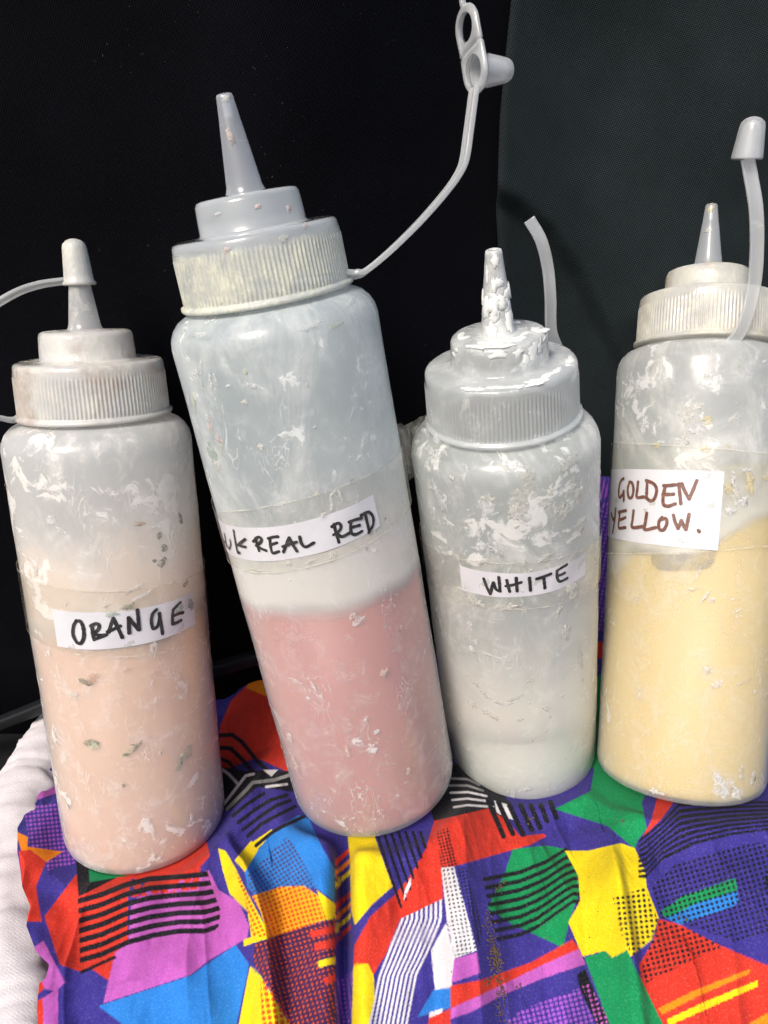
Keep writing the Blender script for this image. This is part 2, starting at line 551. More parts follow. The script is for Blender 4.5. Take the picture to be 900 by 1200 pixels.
# right-hand panel: a separate, slightly greener cloth with a turned edge, lying over the black one
seam_px = [(604, -60), (600, 0), (592, 70), (585, 140), (582, 210), (584, 260), (588, 320), (592, 400), (594, 520), (596, 700)]
seam = np.array([solve_back(*p, off=0.004) for p in seam_px])
zo = np.argsort(seam[:, 2])
sz, sx = seam[zo, 2], seam[zo, 0]
zs2 = np.linspace(0.0, 0.46, 230)
us = np.concatenate([np.linspace(0, 0.03, 20) ** 1.0, np.linspace(0.034, 1, 200)])
x_left = np.interp(zs2, sz, sx)
UU, Z2 = np.meshgrid(us, zs2, indexing='ij')
X2 = x_left[None, :] + UU * (0.36 - x_left[None, :])
crease_px = [(560, 232), (600, 250), (635, 280), (665, 325), (690, 375), (728, 442), (760, 500)]
cr = np.array([solve_back(*p) for p in crease_px])[:, [0, 2]]
def sdist(X, Y, poly):
    """distance to polyline and sign (+ on its right when walking along it)"""
    best = np.full(X.shape, 1e9); sgn = np.ones(X.shape); par = np.zeros(X.shape)
    n = len(poly) - 1
    for i in range(n):
        a, b = np.array(poly[i]), np.array(poly[i + 1])
        ab = b - a
        t = np.clip(((X - a[0]) * ab[0] + (Y - a[1]) * ab[1]) / (ab @ ab), 0, 1)
        dx, dy = X - a[0] - t * ab[0], Y - a[1] - t * ab[1]
        d = np.hypot(dx, dy)
        s = np.sign(ab[0] * dy - ab[1] * dx)
        m = d < best
        best = np.where(m, d, best); sgn = np.where(m, -s, sgn); par = np.where(m, (i + t) / n, par)
    return best, sgn, par
dc_, sg_, pr_ = sdist(X2, Z2, cr)
side = -dc_ * sg_        # + above/right of the crease
lift = 0.0110 * smooth01(side / 0.011 + 0.15) * np.exp(-np.maximum(side, 0) / 0.07)
edge = np.clip(UU * (0.36 - x_left[None, :]) / 0.004, 0, 1)
Y2 = back_y(X2, Z2) - 0.0015 - 0.003 * np.sqrt(np.clip(1 - (1 - edge) ** 2, 0, 1)) + 0.0035 - lift + 0.007 * fbm(X2 * 12 + 4, Z2 * 10, 11)
Y2 += 0.010 * smooth01((0.16 - Z2) / 0.1)
# pressed in where the golden bottle rests on it
f4 = FR[3]
for h_, r_ in ((0.15, R), (0.164, R), (0.18, 0.027), (0.195, 0.026), (0.21, 0.017)):
    c4 = f4.P + f4.A * (h_ + f4.dh)
    bk = np.array([0, 1.0, 0]) - f4.A * f4.A[1]; bk /= np.linalg.norm(bk)
    q = c4 + bk * (r_ + 0.0015)
    near = np.exp(-(((X2 - q[0]) / 0.03) ** 2 + ((Z2 - q[2]) / 0.025) ** 2) ** 2)
    Y2 = np.maximum(Y2, Y2 * (1 - near) + near * q[1])
panel = grid_obj('side_panel', np.stack([X2, Y2, Z2], -1)[:, ::-1], M_teal, backdrop)
# seat block below
seat_v = [(-0.34, 0.02, -0.03), (0.36, 0.02, -0.03), (0.36, 0.36, -0.03), (-0.34, 0.36, -0.03),
          (-0.34, 0.02, -0.09), (0.36, 0.02, -0.09), (0.36, 0.36, -0.09), (-0.34, 0.36, -0.09)]
seat = mesh_obj('seat', seat_v, [(0, 1, 2, 3), (7, 6, 5, 4), (0, 4, 5, 1), (1, 5, 6, 2), (2, 6, 7, 3), (3, 7, 4, 0)], M_seat, smooth=False)
tag(seat, 'black seat surface underneath the patterned cloth', kind='structure')
# piping along the foot of the seat back
pp = [solve_back(*p) + np.array([0, -0.004, 0]) for p in [(-120, 880), (-40, 858), (0, 842), (40, 826), (90, 806), (150, 792), (220, 782), (260, 776), (300, 764), (360, 752), (430, 748)]]
sweep('piping', catmull(pp, 8), (0, 0, 1), 0.006, 0.006, M_pipe, backdrop, Matrix.Identity(4))

# ------------------------------------------------------------------ patterned cloth
def plan(px, py, z=0.014):
    d = ray(px, py)
    t = (z - CAM_Z) / d[2]
    p = d * t
    return np.array([p[0], p[1]])

FOLDS = [  # pixel polyline, height, width on its right side, width on its left side
    ([(262, 985), (285, 1030), (300, 1070), (314, 1120), (322, 1200), (326, 1260)], 0.0050, 0.0022, 0.012),
    ([(383, 960), (389, 1020), (391, 1100), (391, 1200), (391, 1280)], 0.0060, 0.0026, 0.016),
    ([(420, 985), (418, 1060), (416, 1130), (414, 1220), (413, 1280)], 0.0045, 0.012, 0.0030),
    ([(505, 940), (512, 990), (519, 1050), (530, 1120), (529, 1200), (527, 1270)], 0.0050, 0.013, 0.0035),
    ([(566, 1020), (580, 1090), (588, 1150), (592, 1220)], -0.0022, 0.008, 0.008),
    ([(600, 1060), (630, 1110), (645, 1150), (652, 1210)], -0.0014, 0.0025, 0.006),
    ([(655, 960), (664, 1000), (672, 1060), (684, 1120), (700, 1180), (714, 1240)], -0.0034, 0.010, 0.005),
    ([(700, 1020), (712, 1080), (726, 1130), (742, 1180), (760, 1240)], 0.0040, 0.0028, 0.011),
    ([(744, 990), (757, 1040), (772, 1080), (790, 1120)], -0.0026, 0.012, 0.006),
    ([(815, 1075), (850, 1100), (890, 1135), (940, 1180)], 0.0022, 0.010, 0.004),
    ([(120, 1175), (160, 1130), (190, 1090), (200, 1060), (196, 1030)], -0.0018, 0.007, 0.004),
    ([(60, 1000), (80, 1060), (76, 1140), (70, 1230)], -0.0016, 0.007, 0.007),
    ([(340, 940), (365, 965), (376, 1000)], 0.0028, 0.004, 0.012),
    ([(400, 975), (402, 1040), (402, 1110), (402, 1200), (402, 1280)], -0.0085, 0.0034, 0.0034),
    ([(322, 1040), (330, 1090), (338, 1150), (344, 1240)], -0.0030, 0.010, 0.0035),
    ([(250, 1000), (262, 1050), (280, 1100), (288, 1150), (286, 1230)], -0.0030, 0.006, 0.008),
    ([(470, 1060), (462, 1110), (448, 1160), (440, 1230)], -0.0030, 0.004, 0.010),
    ([(200, 1130), (230, 1160), (250, 1230)], 0.0015, 0.006, 0.009),
]
left_px = [(110, 790), (92, 830), (76, 862), (60, 889), (42, 914), (32, 948), (23, 978), (28, 1020), (34, 1060), (44, 1084), (40, 1108), (50, 1135), (66, 1152), (62, 1166), (54, 1172), (50, 1200), (52, 1260), (40, 1330), (30, 1400)]
lp = np.array([plan(*p, z=0.006) for p in left_px])
lo = np.argsort(lp[:, 1])
ly, lx = lp[lo, 1], lp[lo, 0]

def axis_nodes(a, b, c, d, step, grow=1.10):
    core = list(np.arange(b, c, step))
    lowr, s, x = [], step, b
    while x > a:
        s *= grow; x -= s; lowr.append(x)
    hi, s, x = [], step, core[-1]
    while x < d:
        s *= grow; x += s; hi.append(x)
    return np.array(lowr[::-1] + core + hi)

ys = axis_nodes(0.035, 0.118, 0.298, 0.304, 0.00036)
ss = axis_nodes(0.0, 0.0, 0.330, 0.44, 0.00036)
XL = np.interp(ys, ly, lx)
Sg, Yg = np.meshgrid(ss, ys, indexing='ij')
Xg = XL[None, :] + Sg

def cloth_height(X, Y):
    # cushion dips to carry every bottle base
    num = np.full(X.shape, 0.010 * 0.05); den = np.full(X.shape, 0.05)
    disc = np.full(X.shape, 1e9)
    planes = []
    for f in FR:
        dx, dy = X - f.P[0], Y - f.P[1]
        sl = np.clip(-(f.A[0] * dx + f.A[1] * dy) / f.A[2], -0.016, 0.016)
        w = np.exp(-(dx * dx + dy * dy) / (2 * 0.032 ** 2))
        num += w * (f.P[2] + sl); den += w
        pl = f.P[2] - (f.A[0] * dx + f.A[1] * dy) / f.A[2]
        # distance to the axis measured in the base plane
        wz = pl - f.P[2]
        d2 = np.sqrt(dx * dx + dy * dy + wz * wz)
        planes.append((pl, d2)); disc = np.minimum(disc, d2)
    z = num / den
    z = z - 0.16 * np.maximum(0.165 - Y, 0)                        # rolls off towards the seat edge
    mask = smooth01((disc - 0.030) / 0.016)
    add = np.zeros(X.shape)
    for poly, amp, wr, wl in FOLDS:
        P2 = [plan(*p) for p in poly]
        d, s, par = sdist(X, Y, P2)
        sd = -d * s
        prof = np.where(sd > 0, np.exp(-(sd / wr) ** 2 * 0.7), np.exp(-(np.abs(sd) / wl) ** 1.4))
        add += 2.0 * amp * prof * (0.35 + 0.65 * smooth01(par * 4)) 
    add += 0.0050 * fbm(X * 55, Y * 30, 21) + 0.0016 * fbm(X * 220, Y * 110, 5)
    rid = 1 - np.abs(2 * vnoise(X * 60 + 2.2 * vnoise(X * 20, Y * 12, 2), Y * 13, 44) - 1)
    add += 0.0022 * rid ** 3
    rid2 = 1 - np.abs(2 * vnoise(X * 115 + Y * 30, Y * 45 - X * 12, 61) - 1)
    add += 0.0007 * rid2 ** 4
    z = z + add * mask
    z = z + 0.0035 * np.exp(-((disc - 0.0415) / 0.0055) ** 2)        # pushed up round each base
    # climbs the seat back behind the bottles
    rise = lerp_x(X, -0.085, -0.06, 0.0, 0.45) * lerp_x(X, -0.03, -0.005, 1.0, 0.5) + lerp_x(X, 0.070, 0.095, 0.0, 1.75)
    z = z + rise * np.maximum(Y - 0.252, 0)
    # left edge lifts over the white hem
    e = X - np.interp(Y, ly, lx)
    z = z + 0.0035 * np.exp(-(e / 0.010) ** 2) * mask
    for pl, d2 in planes:
        k = smooth01((0.0355 - d2) / 0.006)
        z = np.where(d2 < 0.0355, np.minimum(z, pl - 0.0006 + (1 - k) * 0.02), z)
    return z

Zg = cloth_height(Xg, Yg)
cloth_pts = np.stack([Xg, Yg, Zg], -1)

# ---- the print, given as shapes in photo pixels that are laid onto the cloth where they meet it
C = dict(indigo=srgb(63, 54, 140), red=srgb(214, 58, 42), pink=srgb(190, 96, 184), blue=srgb(46, 128, 210), yellow=srgb(240, 212, 26),
         green=srgb(24, 142, 84), black=srgb(30, 29, 36), white=srgb(226, 222, 224), orange=srgb(246, 140, 26), plum=srgb(72, 38, 78),
         gold=srgb(244, 178, 34), rust=srgb(214, 84, 26), grey=srgb(150, 150, 150), slate=srgb(70, 66, 112), violet=srgb(170, 92, 205))

def inside(u, v, poly):
    r = np.zeros(u.shape, bool)
    n = len(poly)
    for i in range(n):
        x0, y0 = poly[i]; x1, y1 = poly[(i + 1) % n]
        if y0 == y1: continue
        c = ((y0 > v) != (y1 > v)) & (u < (x1 - x0) * (v - y0) / (y1 - y0) + x0)
        r ^= c
    return r

def paint_print(u, v):
    out = np.empty(u.shape + (3,)); out[:] = C['indigo']
    u = np.where(u > 900, 1800 - u, u); v = np.where(v > 1200, 2400 - v, v)
    def clip(poly):
        p = np.array(poly)
        return (u >= p[:, 0].min()) & (u <= p[:, 0].max()) & (v >= p[:, 1].min()) & (v <= p[:, 1].max())
    def P(c, *poly):
        k = np.nonzero(clip(poly))
        if len(k[0]) == 0: return
        m = inside(u[k], v[k], poly)
        out[tuple(q[m] for q in k)] = C[c]
    def D(c, poly, sp, ang=0, r=0.33, warp=0):
        k = np.nonzero(clip(poly))
        if len(k[0]) == 0: return
        uu, vv = u[k], v[k]
        m = inside(uu, vv, poly)
        a = math.radians(ang)
        w = warp * np.sin(uu / 17.0)
        p = (uu * math.cos(a) + (vv + w) * math.sin(a)) / sp; q = (-uu * math.sin(a) + (vv + w) * math.cos(a)) / sp
        m &= np.hypot(p - np.round(p), q - np.round(q)) < r
        out[tuple(z[m] for z in k)] = C[c]
    def L(c, w, *pts):
        p = np.array(pts)
        k = np.nonzero((u > p[:, 0].min() - w) & (u < p[:, 0].max() + w) & (v > p[:, 1].min() - w) & (v < p[:, 1].max() + w))
        if len(k[0]) == 0: return
        uu, vv = u[k], v[k]; best = np.full(uu.shape, 1e9)
        for (x0, y0), (x1, y1) in zip(pts[:-1], pts[1:]):
            dx, dy = x1 - x0, y1 - y0
            t = np.clip(((uu - x0) * dx + (vv - y0) * dy) / (dx * dx + dy * dy + 1e-9), 0, 1)
            best = np.minimum(best, np.hypot(uu - x0 - t * dx, vv - y0 - t * dy))
        m = best < w / 2
        out[tuple(z[m] for z in k)] = C[c]
    def S(c, T, B, n, duty, x0, x1, poly=None):
        """n stripes between curve T (top) and B (bottom)"""
        k = np.nonzero((u >= x0) & (u <= x1))
        if len(k[0]) == 0: return
        uu, vv = u[k], v[k]
        t = np.interp(uu, *zip(*T)); b = np.interp(uu, *zip(*B))
        s = (vv - t) / (b - t) * (n - 1)
        m = (np.abs(s - np.round(s)) < duty) & (s > -0.5) & (s < n - 0.5)
        if poly is not None: m &= inside(uu, vv, poly)
        out[tuple(z[m] for z in k)] = C[c]
    # far left
    P('red', (40, 914), (66, 903), (68, 916), (42, 926)); P('pink', (36, 926), (68, 916), (70, 928), (36, 940))
    D('violet', [(28, 946), (76, 940), (94, 1010), (56, 1020), (35, 992)], 5.0, -6, 0.34)
    P('orange', (18, 974), (33, 981), (32, 992), (74, 998), (53, 1011), (38, 1006), (26, 1000))
    P('red', (22, 997), (36, 996), (54, 1010), (42, 1039), (49, 1080), (30, 1080))
    P('red', (89, 1025), (150, 1015), (156, 1020), (150, 1053), (150, 1106), (137, 1115), (127, 1149), (108, 1136), (95, 1139), (70, 1130), (52, 1074))
    P('pink', (150, 1106), (154, 1056), (196, 1030), (245, 1020), (256, 1043), (280, 1057), (292, 1085), (290, 1099), (245, 1125), (224, 1142), (121, 1176), (135, 1116))
    P('black', (89, 1008), (107, 1012), (107, 1030), (150, 1022), (92, 1051)); P('green', (104, 1016), (160, 1012), (196, 1014), (150, 1026), (105, 1034))
    P('red', (150, 1027), (196, 1012), (242, 985), (246, 1003), (226, 1026), (203, 1036), (180, 1040))
    D('red', [(146, 1022), (236, 1010), (232, 1042), (150, 1052)], 11, 14, 0.44)
    S('black', [(92, 1056), (120, 1048), (147, 1037), (175, 1030), (215, 1027), (245, 1024), (260, 1022)],
      [(92, 1126), (120, 1118), (150, 1104), (180, 1096), (210, 1091), (240, 1091), (260, 1084)], 7, 0.29, 91, 258,
      [(91, 1045), (140, 1030), (190, 1014), (240, 1012), (252, 1050), (259, 1068), (256, 1086), (246, 1096), (200, 1098), (150, 1112), (94, 1134)])
    L('black', 4, (96, 1139), (116, 1130), (134, 1122))
    P('blue', (115, 1179), (224, 1143), (276, 1107), (292, 1130), (276, 1205), (150, 1205))
    P('pink', (34, 1114), (51, 1102), (64, 1128), (76, 1151), (66, 1162), (50, 1158)); P('red', (30, 1112), (38, 1114), (52, 1158), (44, 1166), (32, 1150))
    P('red', (28, 1190), (45, 1172), (52, 1168), (52, 1205), (26, 1205)); P('pink', (50, 1170), (68, 1158), (68, 1205), (51, 1205))
    # behind, between the orange and the pink bottle
    P('red', (256, 905), (258, 850), (270, 822), (292, 800), (304, 790), (340, 800), (345, 908), (300, 888)); P('orange', (288, 806), (306, 780), (330, 786), (330, 806), (312, 816))
    L('black', 5, (255, 862), (272, 861), (284, 870), (300, 890), (316, 906)); L('black', 5, (255, 876), (270, 877), (282, 888), (296, 904)); L('black', 4, (256, 888), (268, 893), (276, 903))
    P('black', (256, 898), (290, 904), (312, 902), (345, 904), (345, 928), (302, 922), (270, 950), (256, 950))
    L('white', 3.2, (258, 900), (268, 907), (279, 919)); L('white', 3.4, (262, 943), (281, 918), (288, 909), (297, 907)); L('grey', 4, (266, 948), (288, 926), (296, 917), (322, 914), (340, 908)); L('white', 3, (312, 922), (336, 919)); P('white', (308, 902), (326, 902), (318, 910))
    P('yellow', (294, 988), (318, 972), (323, 974), (302, 995)); P('yellow', (275, 1008), (294.5, 985), (303, 996), (287, 1022))
    P('blue', (287, 1022), (302, 997), (320, 973), (350, 955), (362, 960), (376, 990), (392, 1018), (392, 1056), (371, 1041), (350, 1040), (300, 1050), (290, 1040))
    for ln in ([(273, 956), (290, 942), (309, 930)], [(279, 964), (300, 948), (318, 937), (336, 932)], [(285, 972), (306, 956), (324, 944), (340, 938)], [(290, 980), (306, 966), (322, 957), (346, 945)], [(300, 991), (318, 976), (332, 968), (356, 957)]):
        L('black', 4.2, *ln)
    D('slate', [(293, 1046), (290, 1026), (335, 981), (345, 990), (371, 1040), (300, 1049)], 4.7, -32, 0.36)
    P('yellow', (255.5, 994), (264, 997), (275, 1015), (287, 1041), (311, 1086), (316, 1099), (285.5, 1109), (285.5, 1101), (294.5, 1098), (290, 1068), (269, 1047), (261, 1020))
    D('rust', [(276, 1020), (284, 1036), (316, 1098), (296, 1098), (288, 1060)], 5.2, -25, 0.34)
    P('gold', (295, 1050), (329, 1039), (356, 1038), (374, 1050), (384, 1077), (314, 1100), (305, 1068))
    D('rust', [(295, 1050), (329, 1039), (356, 1038), (374, 1050), (384, 1077), (314, 1100), (305, 1068)], 5.2, -18, 0.36, 2.0)
    P('yellow', (371, 1043), (393, 1059), (393, 1077), (383, 1079))
    P('plum', (298, 1106), (314, 1099.5), (383, 1078), (393, 1076), (393, 1205), (344, 1205), (297, 1128))
    D('rust', [(298, 1106), (314, 1099), (383, 1078), (393, 1076), (393, 1205), (344, 1205), (297, 1128)], 5.6, -16, 0.24)
    P('red', (362, 1092), (393, 1084), (393, 1092), (365, 1099)); P('red', (368, 1107), (393, 1099), (393, 1110), (369, 1114)); P('yellow', (372, 1126), (393, 1121), (393, 1129), (374, 1134)); P('red', (378, 1147), (393, 1141), (393, 1150), (381, 1153))
    P('yellow', (293, 1132), (305, 1143), (342, 1205), (279, 1205)); D('rust', [(305, 1147), (314, 1153), (346, 1205), (307, 1205)], 7, -8, 0.38)
    # dark fold, then yellow
    for i, cname in enumerate(('red', 'orange', 'yellow', 'indigo', 'red', 'orange', 'yellow', 'red')):
        y0 = 994 + i * 13
        P(cname, (393, y0 + 14), (411, y0 - 2), (411, y0 + 4), (393, y0 + 21))
    D('violet', [(392, 1148), (413, 1140), (413, 1205), (392, 1205)], 5.4, -8, 0.28)
    P('yellow', (407, 975), (437, 975), (460, 1039), (436, 1060), (416, 1084), (411.5, 1068), (410, 1005))
    P('red', (415, 1108), (434, 1074), (461, 1050), (479, 1029), (498, 997), (509, 962), (518, 1017), (519, 1053), (470, 1078), (458, 1110), (446, 1128), (437, 1144), (414, 1131))
    for i in range(7):
        a = i * 8.6
        p0, p1 = np.array((441 + a, 975.0)), np.array((441 + a + 29, 975 + 88.0))
        t = 1.0
        # cut by the slanting line from (470, 1070) to (500, 990)
        for tt in np.linspace(0.05, 1, 60):
            q = p0 + (p1 - p0) * tt
            if (q[0] - 470) * (990 - 1070) - (q[1] - 1070) * (500 - 470) < 0: t = tt; break
            t = tt
        def cut(q): return q[1] <= 1070 - (q[0] - 470) * 80 / 30.0
        tt = max([s for s in np.linspace(0.0, 1, 60) if cut(p0 + (p1 - p0) * s)] or [0])
        if tt > 0: L('black', 3.3, tuple(p0), tuple(p0 + (p1 - p0) * tt))
    P('white', (474, 1044), (481, 1028), (482, 1036), (473, 1056))
    P('red', (508, 960), (574, 945), (589, 956), (610, 980), (637, 977), (640, 980), (622, 990), (535, 1014.5), (517, 1018), (511, 985))
    D('black', [(512, 974), (526, 970), (537, 1015), (517, 1018)], 3.9, -14, 0.36)
    P('white', (517, 1017), (532, 1015.5), (559, 1114), (533, 1123), (524, 1080)); D('black', [(517, 1017), (532, 1015.5), (559, 1114), (533, 1123)], 5.0, -10, 0.28)
    D('black', [(535, 1018), (547, 1016), (566, 1090), (562, 1108), (556, 1098)], 4.2, -10, 0.34)
    # white field with flowing indigo lines
    wl = [(469, 1077), (457, 1106), (442, 1145), (430, 1205)]; wr = [(519, 1053), (518, 1080), (503, 1116), (490, 1142), (478, 1205)]
    P('white', *wl, *wr[::-1])
    k = np.nonzero((u > 425) & (u < 522) & (v > 1048))
    if len(k[0]):
        uu, vv = u[k], v[k]
        ml = inside(uu, vv, wl + wr[::-1])
        yl = np.interp(vv, [1053, 1077, 1106, 1145, 1205], [493, 469, 457, 442, 430]); yr = np.interp(vv, [1053, 1080, 1116, 1142, 1205], [519, 518, 503, 490, 478])
        s = np.where(vv < 1077, (uu - 469) / 50.0, (uu - yl) / np.maximum(yr - yl, 1)) * 9.0
        ml &= np.abs(s - np.round(s)) < 0.24
        out[tuple(z[ml] for z in k)] = C['indigo']
    P('yellow', (414, 1131), (431, 1129), (438, 1143), (439, 1170), (431, 1205), (412, 1205))
    P('white', (505, 1114), (523, 1081), (533, 1124), (529, 1160), (510, 1162)); P('blue', (508, 1160), (530, 1157), (528, 1181), (489, 1192)); P('white', (503, 1186), (519, 1182), (517, 1192), (503, 1193)); P('red', (503, 1193), (528, 1182), (528, 1205), (500, 1205))
    # black and white stripes between pink and white bottles
    P('black', (516, 900), (545, 890), (585, 925), (602, 946), (588, 958), (574, 947), (508, 962), (504, 945))
    for i in range(5):
        L('grey' if i < 2 else 'white', 2.6, (524 + i * 2, 912 + i * 8.5), (548, 913 + i * 7.6), (562 + i * 4, 920 + i * 6.4))
    P('white', (579, 938), (600, 944), (606, 962), (592, 958), (582, 952))
    for a, b in (((572, 938), (590, 980)), ((584, 940), (601, 977)), ((597, 944), (613, 978)), ((610, 944), (623, 972)), ((622, 944), (633, 970)), ((634, 944), (641, 962)), ((645, 940), (652, 958))):
        L('black', 6, a, b)
    # green diamond
    dm = [(601, 995), (640, 991), (664, 995), (679, 1019), (681, 1040), (670, 1070), (659.5, 1110.5), (598, 1082), (571, 1064), (592, 1022)]
    P('green', *dm)
    S('black', [(566, 1031), (610, 1022), (640, 1010), (662, 996), (686, 992)], [(580, 1101), (610, 1095), (630, 1086), (652, 1070), (672, 1056), (688, 1058)], 8, 0.25, 566, 686,
      [(565, 1027), (610, 1017), (650, 998), (663, 992), (678, 1010), (681, 1044), (686, 1057), (684, 1062), (668, 1062), (640, 1086), (600, 1102), (583, 1105), (576, 1080), (570, 1050)])
    P('red', (528, 1155), (565, 1148), (622, 1128), (671, 1101), (679, 1112), (637, 1130), (589, 1154), (550, 1172), (528, 1183))
    P('pink', (532, 1124), (559, 1116), (563, 1140), (529, 1152)); P('pink', (550, 1172), (589, 1154), (637, 1130), (679, 1112), (686, 1130), (640, 1145), (589, 1166), (550, 1187), (528, 1194), (528, 1182))
    D('violet', [(586, 1205), (610, 1184), (679, 1158), (699, 1205)], 5.8, -14, 0.36)
    P('black', (676, 1142), (686, 1136), (701, 1172), (719, 1205), (701, 1205), (679, 1157)); D('pink', [(682, 1155), (690, 1152), (719, 1205), (702, 1205)], 5.8, -14, 0.28)
    # right
    P('green', (650, 948), (692, 927), (700, 880), (722, 900), (760, 925), (752, 940), (758, 971), (747, 985), (744, 995), (712, 968))
    P('yellow', (662, 997), (689, 997), (727, 988), (744, 994), (755.5, 1020), (758, 1040), (772, 1075), (764, 1101), (738, 1122), (732, 1115), (718, 1122.5), (709, 1114), (683, 1121), (666, 1081), (680, 1055), (677.5, 1026))
    D('black', [(718, 1052), (755.5, 1040), (771, 1078), (764, 1098), (741, 1121), (729.5, 1098)], 6.1, -6, 0.34)
    P('green', (685, 1122.5), (709, 1114), (718, 1122), (735, 1113), (744, 1133), (780, 1205), (716, 1205), (692, 1141))
    P('red', (772, 1077), (796, 1083), (842, 1107), (905, 1134), (905, 1205), (779, 1205), (751, 1147), (749, 1130), (766, 1102))
    D('black', [(772, 1078), (802, 1087), (850, 1108), (813, 1124), (755, 1153), (750, 1141)], 6.1, -14, 0.34)
    P('orange', (771, 1182), (813, 1161), (880, 1135), (878, 1141), (819, 1167), (776, 1189)); P('yellow', (781, 1195), (828, 1173), (888, 1149), (888, 1156), (836, 1179), (784, 1202)); P('orange', (868, 1205), (905, 1184), (905, 1205))
    P('red', (771, 932), (792, 936), (776, 959), (753, 981), (763, 962))
    S('black', [(746, 988), (776, 964), (796, 943), (842, 941), (905, 940)], [(757, 1027), (776, 1006), (813, 988), (857, 977), (905, 971)], 8, 0.30, 748, 905)
    dots = [(763, 1040), (790, 1014), (842, 997), (905, 984), (905, 1092), (860, 1104), (813, 1086), (773, 1075)]
    P('green', (773, 1069), (802, 1049), (862, 1029), (864, 1043), (813, 1060), (781, 1076)); P('blue', (781, 1076), (813, 1060), (864, 1044), (866, 1059), (805, 1081), (796, 1083.5))
    D('black', dots, 6.0, -16, 0.33)
    P('black', (896, 1026), (905, 1026), (905, 1042), (898, 1040))
    # behind the white and the golden bottle
    D('violet', [(640, 560), (760, 560), (720, 740), (690, 740)], 5.0, 12, 0.26); P('red', (690, 752), (712, 752), (712, 772), (690, 772)); P('green', (690, 800), (705, 790), (715, 900), (690, 900))
    return out

pu, pv = project(cloth_pts)
acc = 0
for du, dv in ((-0.3, -0.15), (0.3, 0.15), (0.15, -0.3), (-0.15, 0.3)):
    acc = acc + paint_print(pu + du, pv + dv)
cloth = grid_obj('patterned_cloth', cloth_pts, cloth_mat(), None, acc / 4.0)
tag(cloth, 'crumpled cotton cloth printed with bright geometric shapes, stripes and dots under the bottles', 'cloth')

# white padded hem along the left edge of the cloth
hem_px = [(120, 770, 0.010), (92, 800, 0.010), (66, 838, 0.0105), (44, 876, 0.0125), (24, 920, 0.0135), (10, 975, 0.0150), (4, 1040, 0.0160), (6, 1110, 0.0165), (4, 1180, 0.0165), (-6, 1260, 0.017), (-14, 1360, 0.017)]
hp = []
for px, py, r in hem_px:
    q = plan(px, py, 0.002)
    hp.append((q[0], q[1], 0.001, r))
hp = np.array(catmull(hp, 14))
K = 40
ang = np.linspace(0, 2 * np.pi, K, endpoint=True)
tt = np.gradient(hp[:, :2], axis=0); tt /= np.linalg.norm(tt, axis=1)[:, None]
nx, ny = tt[:, 1], -tt[:, 0]
idx = np.arange(len(hp))[:, None]
wr = 1 + 0.55 * fbm(idx * 0.09 + 0 * ang[None], 3 + 1.5 * np.cos(ang)[None] + 0 * idx, 31) + 0.30 * fbm(idx * 0.35 + 0 * ang[None], 5 + 2.5 * np.sin(ang)[None] + 0 * idx, 8)
rr = hp[:, 3][:, None] * wr
HX = np.stack([hp[:, 0][:, None] + nx[:, None] * rr * np.cos(ang)[None], hp[:, 1][:, None] + ny[:, None] * rr * np.cos(ang)[None], hp[:, 2][:, None] - 0.002 + rr * 0.62 * np.sin(ang)[None]], -1)
hem = grid_obj('hem', HX, jersey_mat(), cloth)
hem['label'] = 'puffy white jersey hem along one edge of the cloth'
# ------------------------------------------------------------------ bottles
M_paper = paper_mat()
M_black_ink = ink_mat('black_marker', (0.012, 0.012, 0.014))
M_brown_ink = ink_mat('brown_marker', (0.17, 0.062, 0.042))
M_tape = tape_mat('clear_tape', 0.03, (0.82, 0.81, 0.74))
M_edge = edge_mat()
M_strap = cap_plastic('strap_plastic', 2.0, (0.95, 0.97, 0.97), 0.30, 0.25, (0.86, 0.87, 0.84), trl=0.15, gloss=1.6, rough=0.12, bmp=0.06)
def film_mat(name, c):
    """dried smear: solid in the middle of the blotch, thin and scraped elsewhere"""
    m = NT(name)
    v = m.coord('Object')
    a = m.ramp(m.noise(v, 520, 5, 0.7, 0.5), 0.34, 0.62, 0.08, 0.74)
    cc = m.mixc(m.noise(v, 300, 2), tuple(k * 0.9 for k in c), tuple(min(1, k * 1.06) for k in c))
    return m.done(m.mixs(a, m.bsdf('ShaderNodeBsdfTransparent', (1, 1, 1)), m.principled(cc, 0.6, None, 0.25)))
M_flake = {k: film_mat('dried_paint_' + k, c) for k, c in
           dict(cream=(0.74, 0.73, 0.66), white=(0.80, 0.80, 0.79), green=(0.42, 0.50, 0.42), sage=(0.24, 0.27, 0.22), pink=(0.76, 0.62, 0.57), lime=(0.62, 0.66, 0.48), yellow=(0.74, 0.64, 0.36), tan=(0.60, 0.44, 0.34)).items()}
M_flake['thick'] = flat_mat('thick_white_paint', (0.82, 0.83, 0.80), 0.55, 0.05, 400, 0.35, 0.25)

def curved_patch(f, name, h_lo, h_hi, t0, t1, r, mat, parent, nt=60, nh=6, wob=0.0, flat=None):
    """wall-hugging strip; h_lo/h_hi are functions of theta"""
    X = np.zeros((nt, nh, 3))
    for i, t in enumerate(np.linspace(t0, t1, nt)):
        for j, s in enumerate(np.linspace(0, 1, nh)):
            h = h_lo(t) * (1 - s) + h_hi(t) * s
            rr = r + (wob * math.sin(t * 31 + s * 4) if wob else 0)
            X[i, j] = (rr * math.cos(t), rr * math.sin(t), h)
    return grid_obj(name, X, mat, parent)

def quadfit(f, pts):
    q = np.array([f.cyl(*p) for p in pts])
    deg = min(2, len(pts) - 1)
    co = np.polyfit(q[:, 0], q[:, 1], deg)
    lo, hi = q[:, 0].min(), q[:, 0].max()
    def fn(t):
        tc = min(max(t, lo), hi)
        v = np.polyval(co, tc)
        return v
    return fn, lo, hi

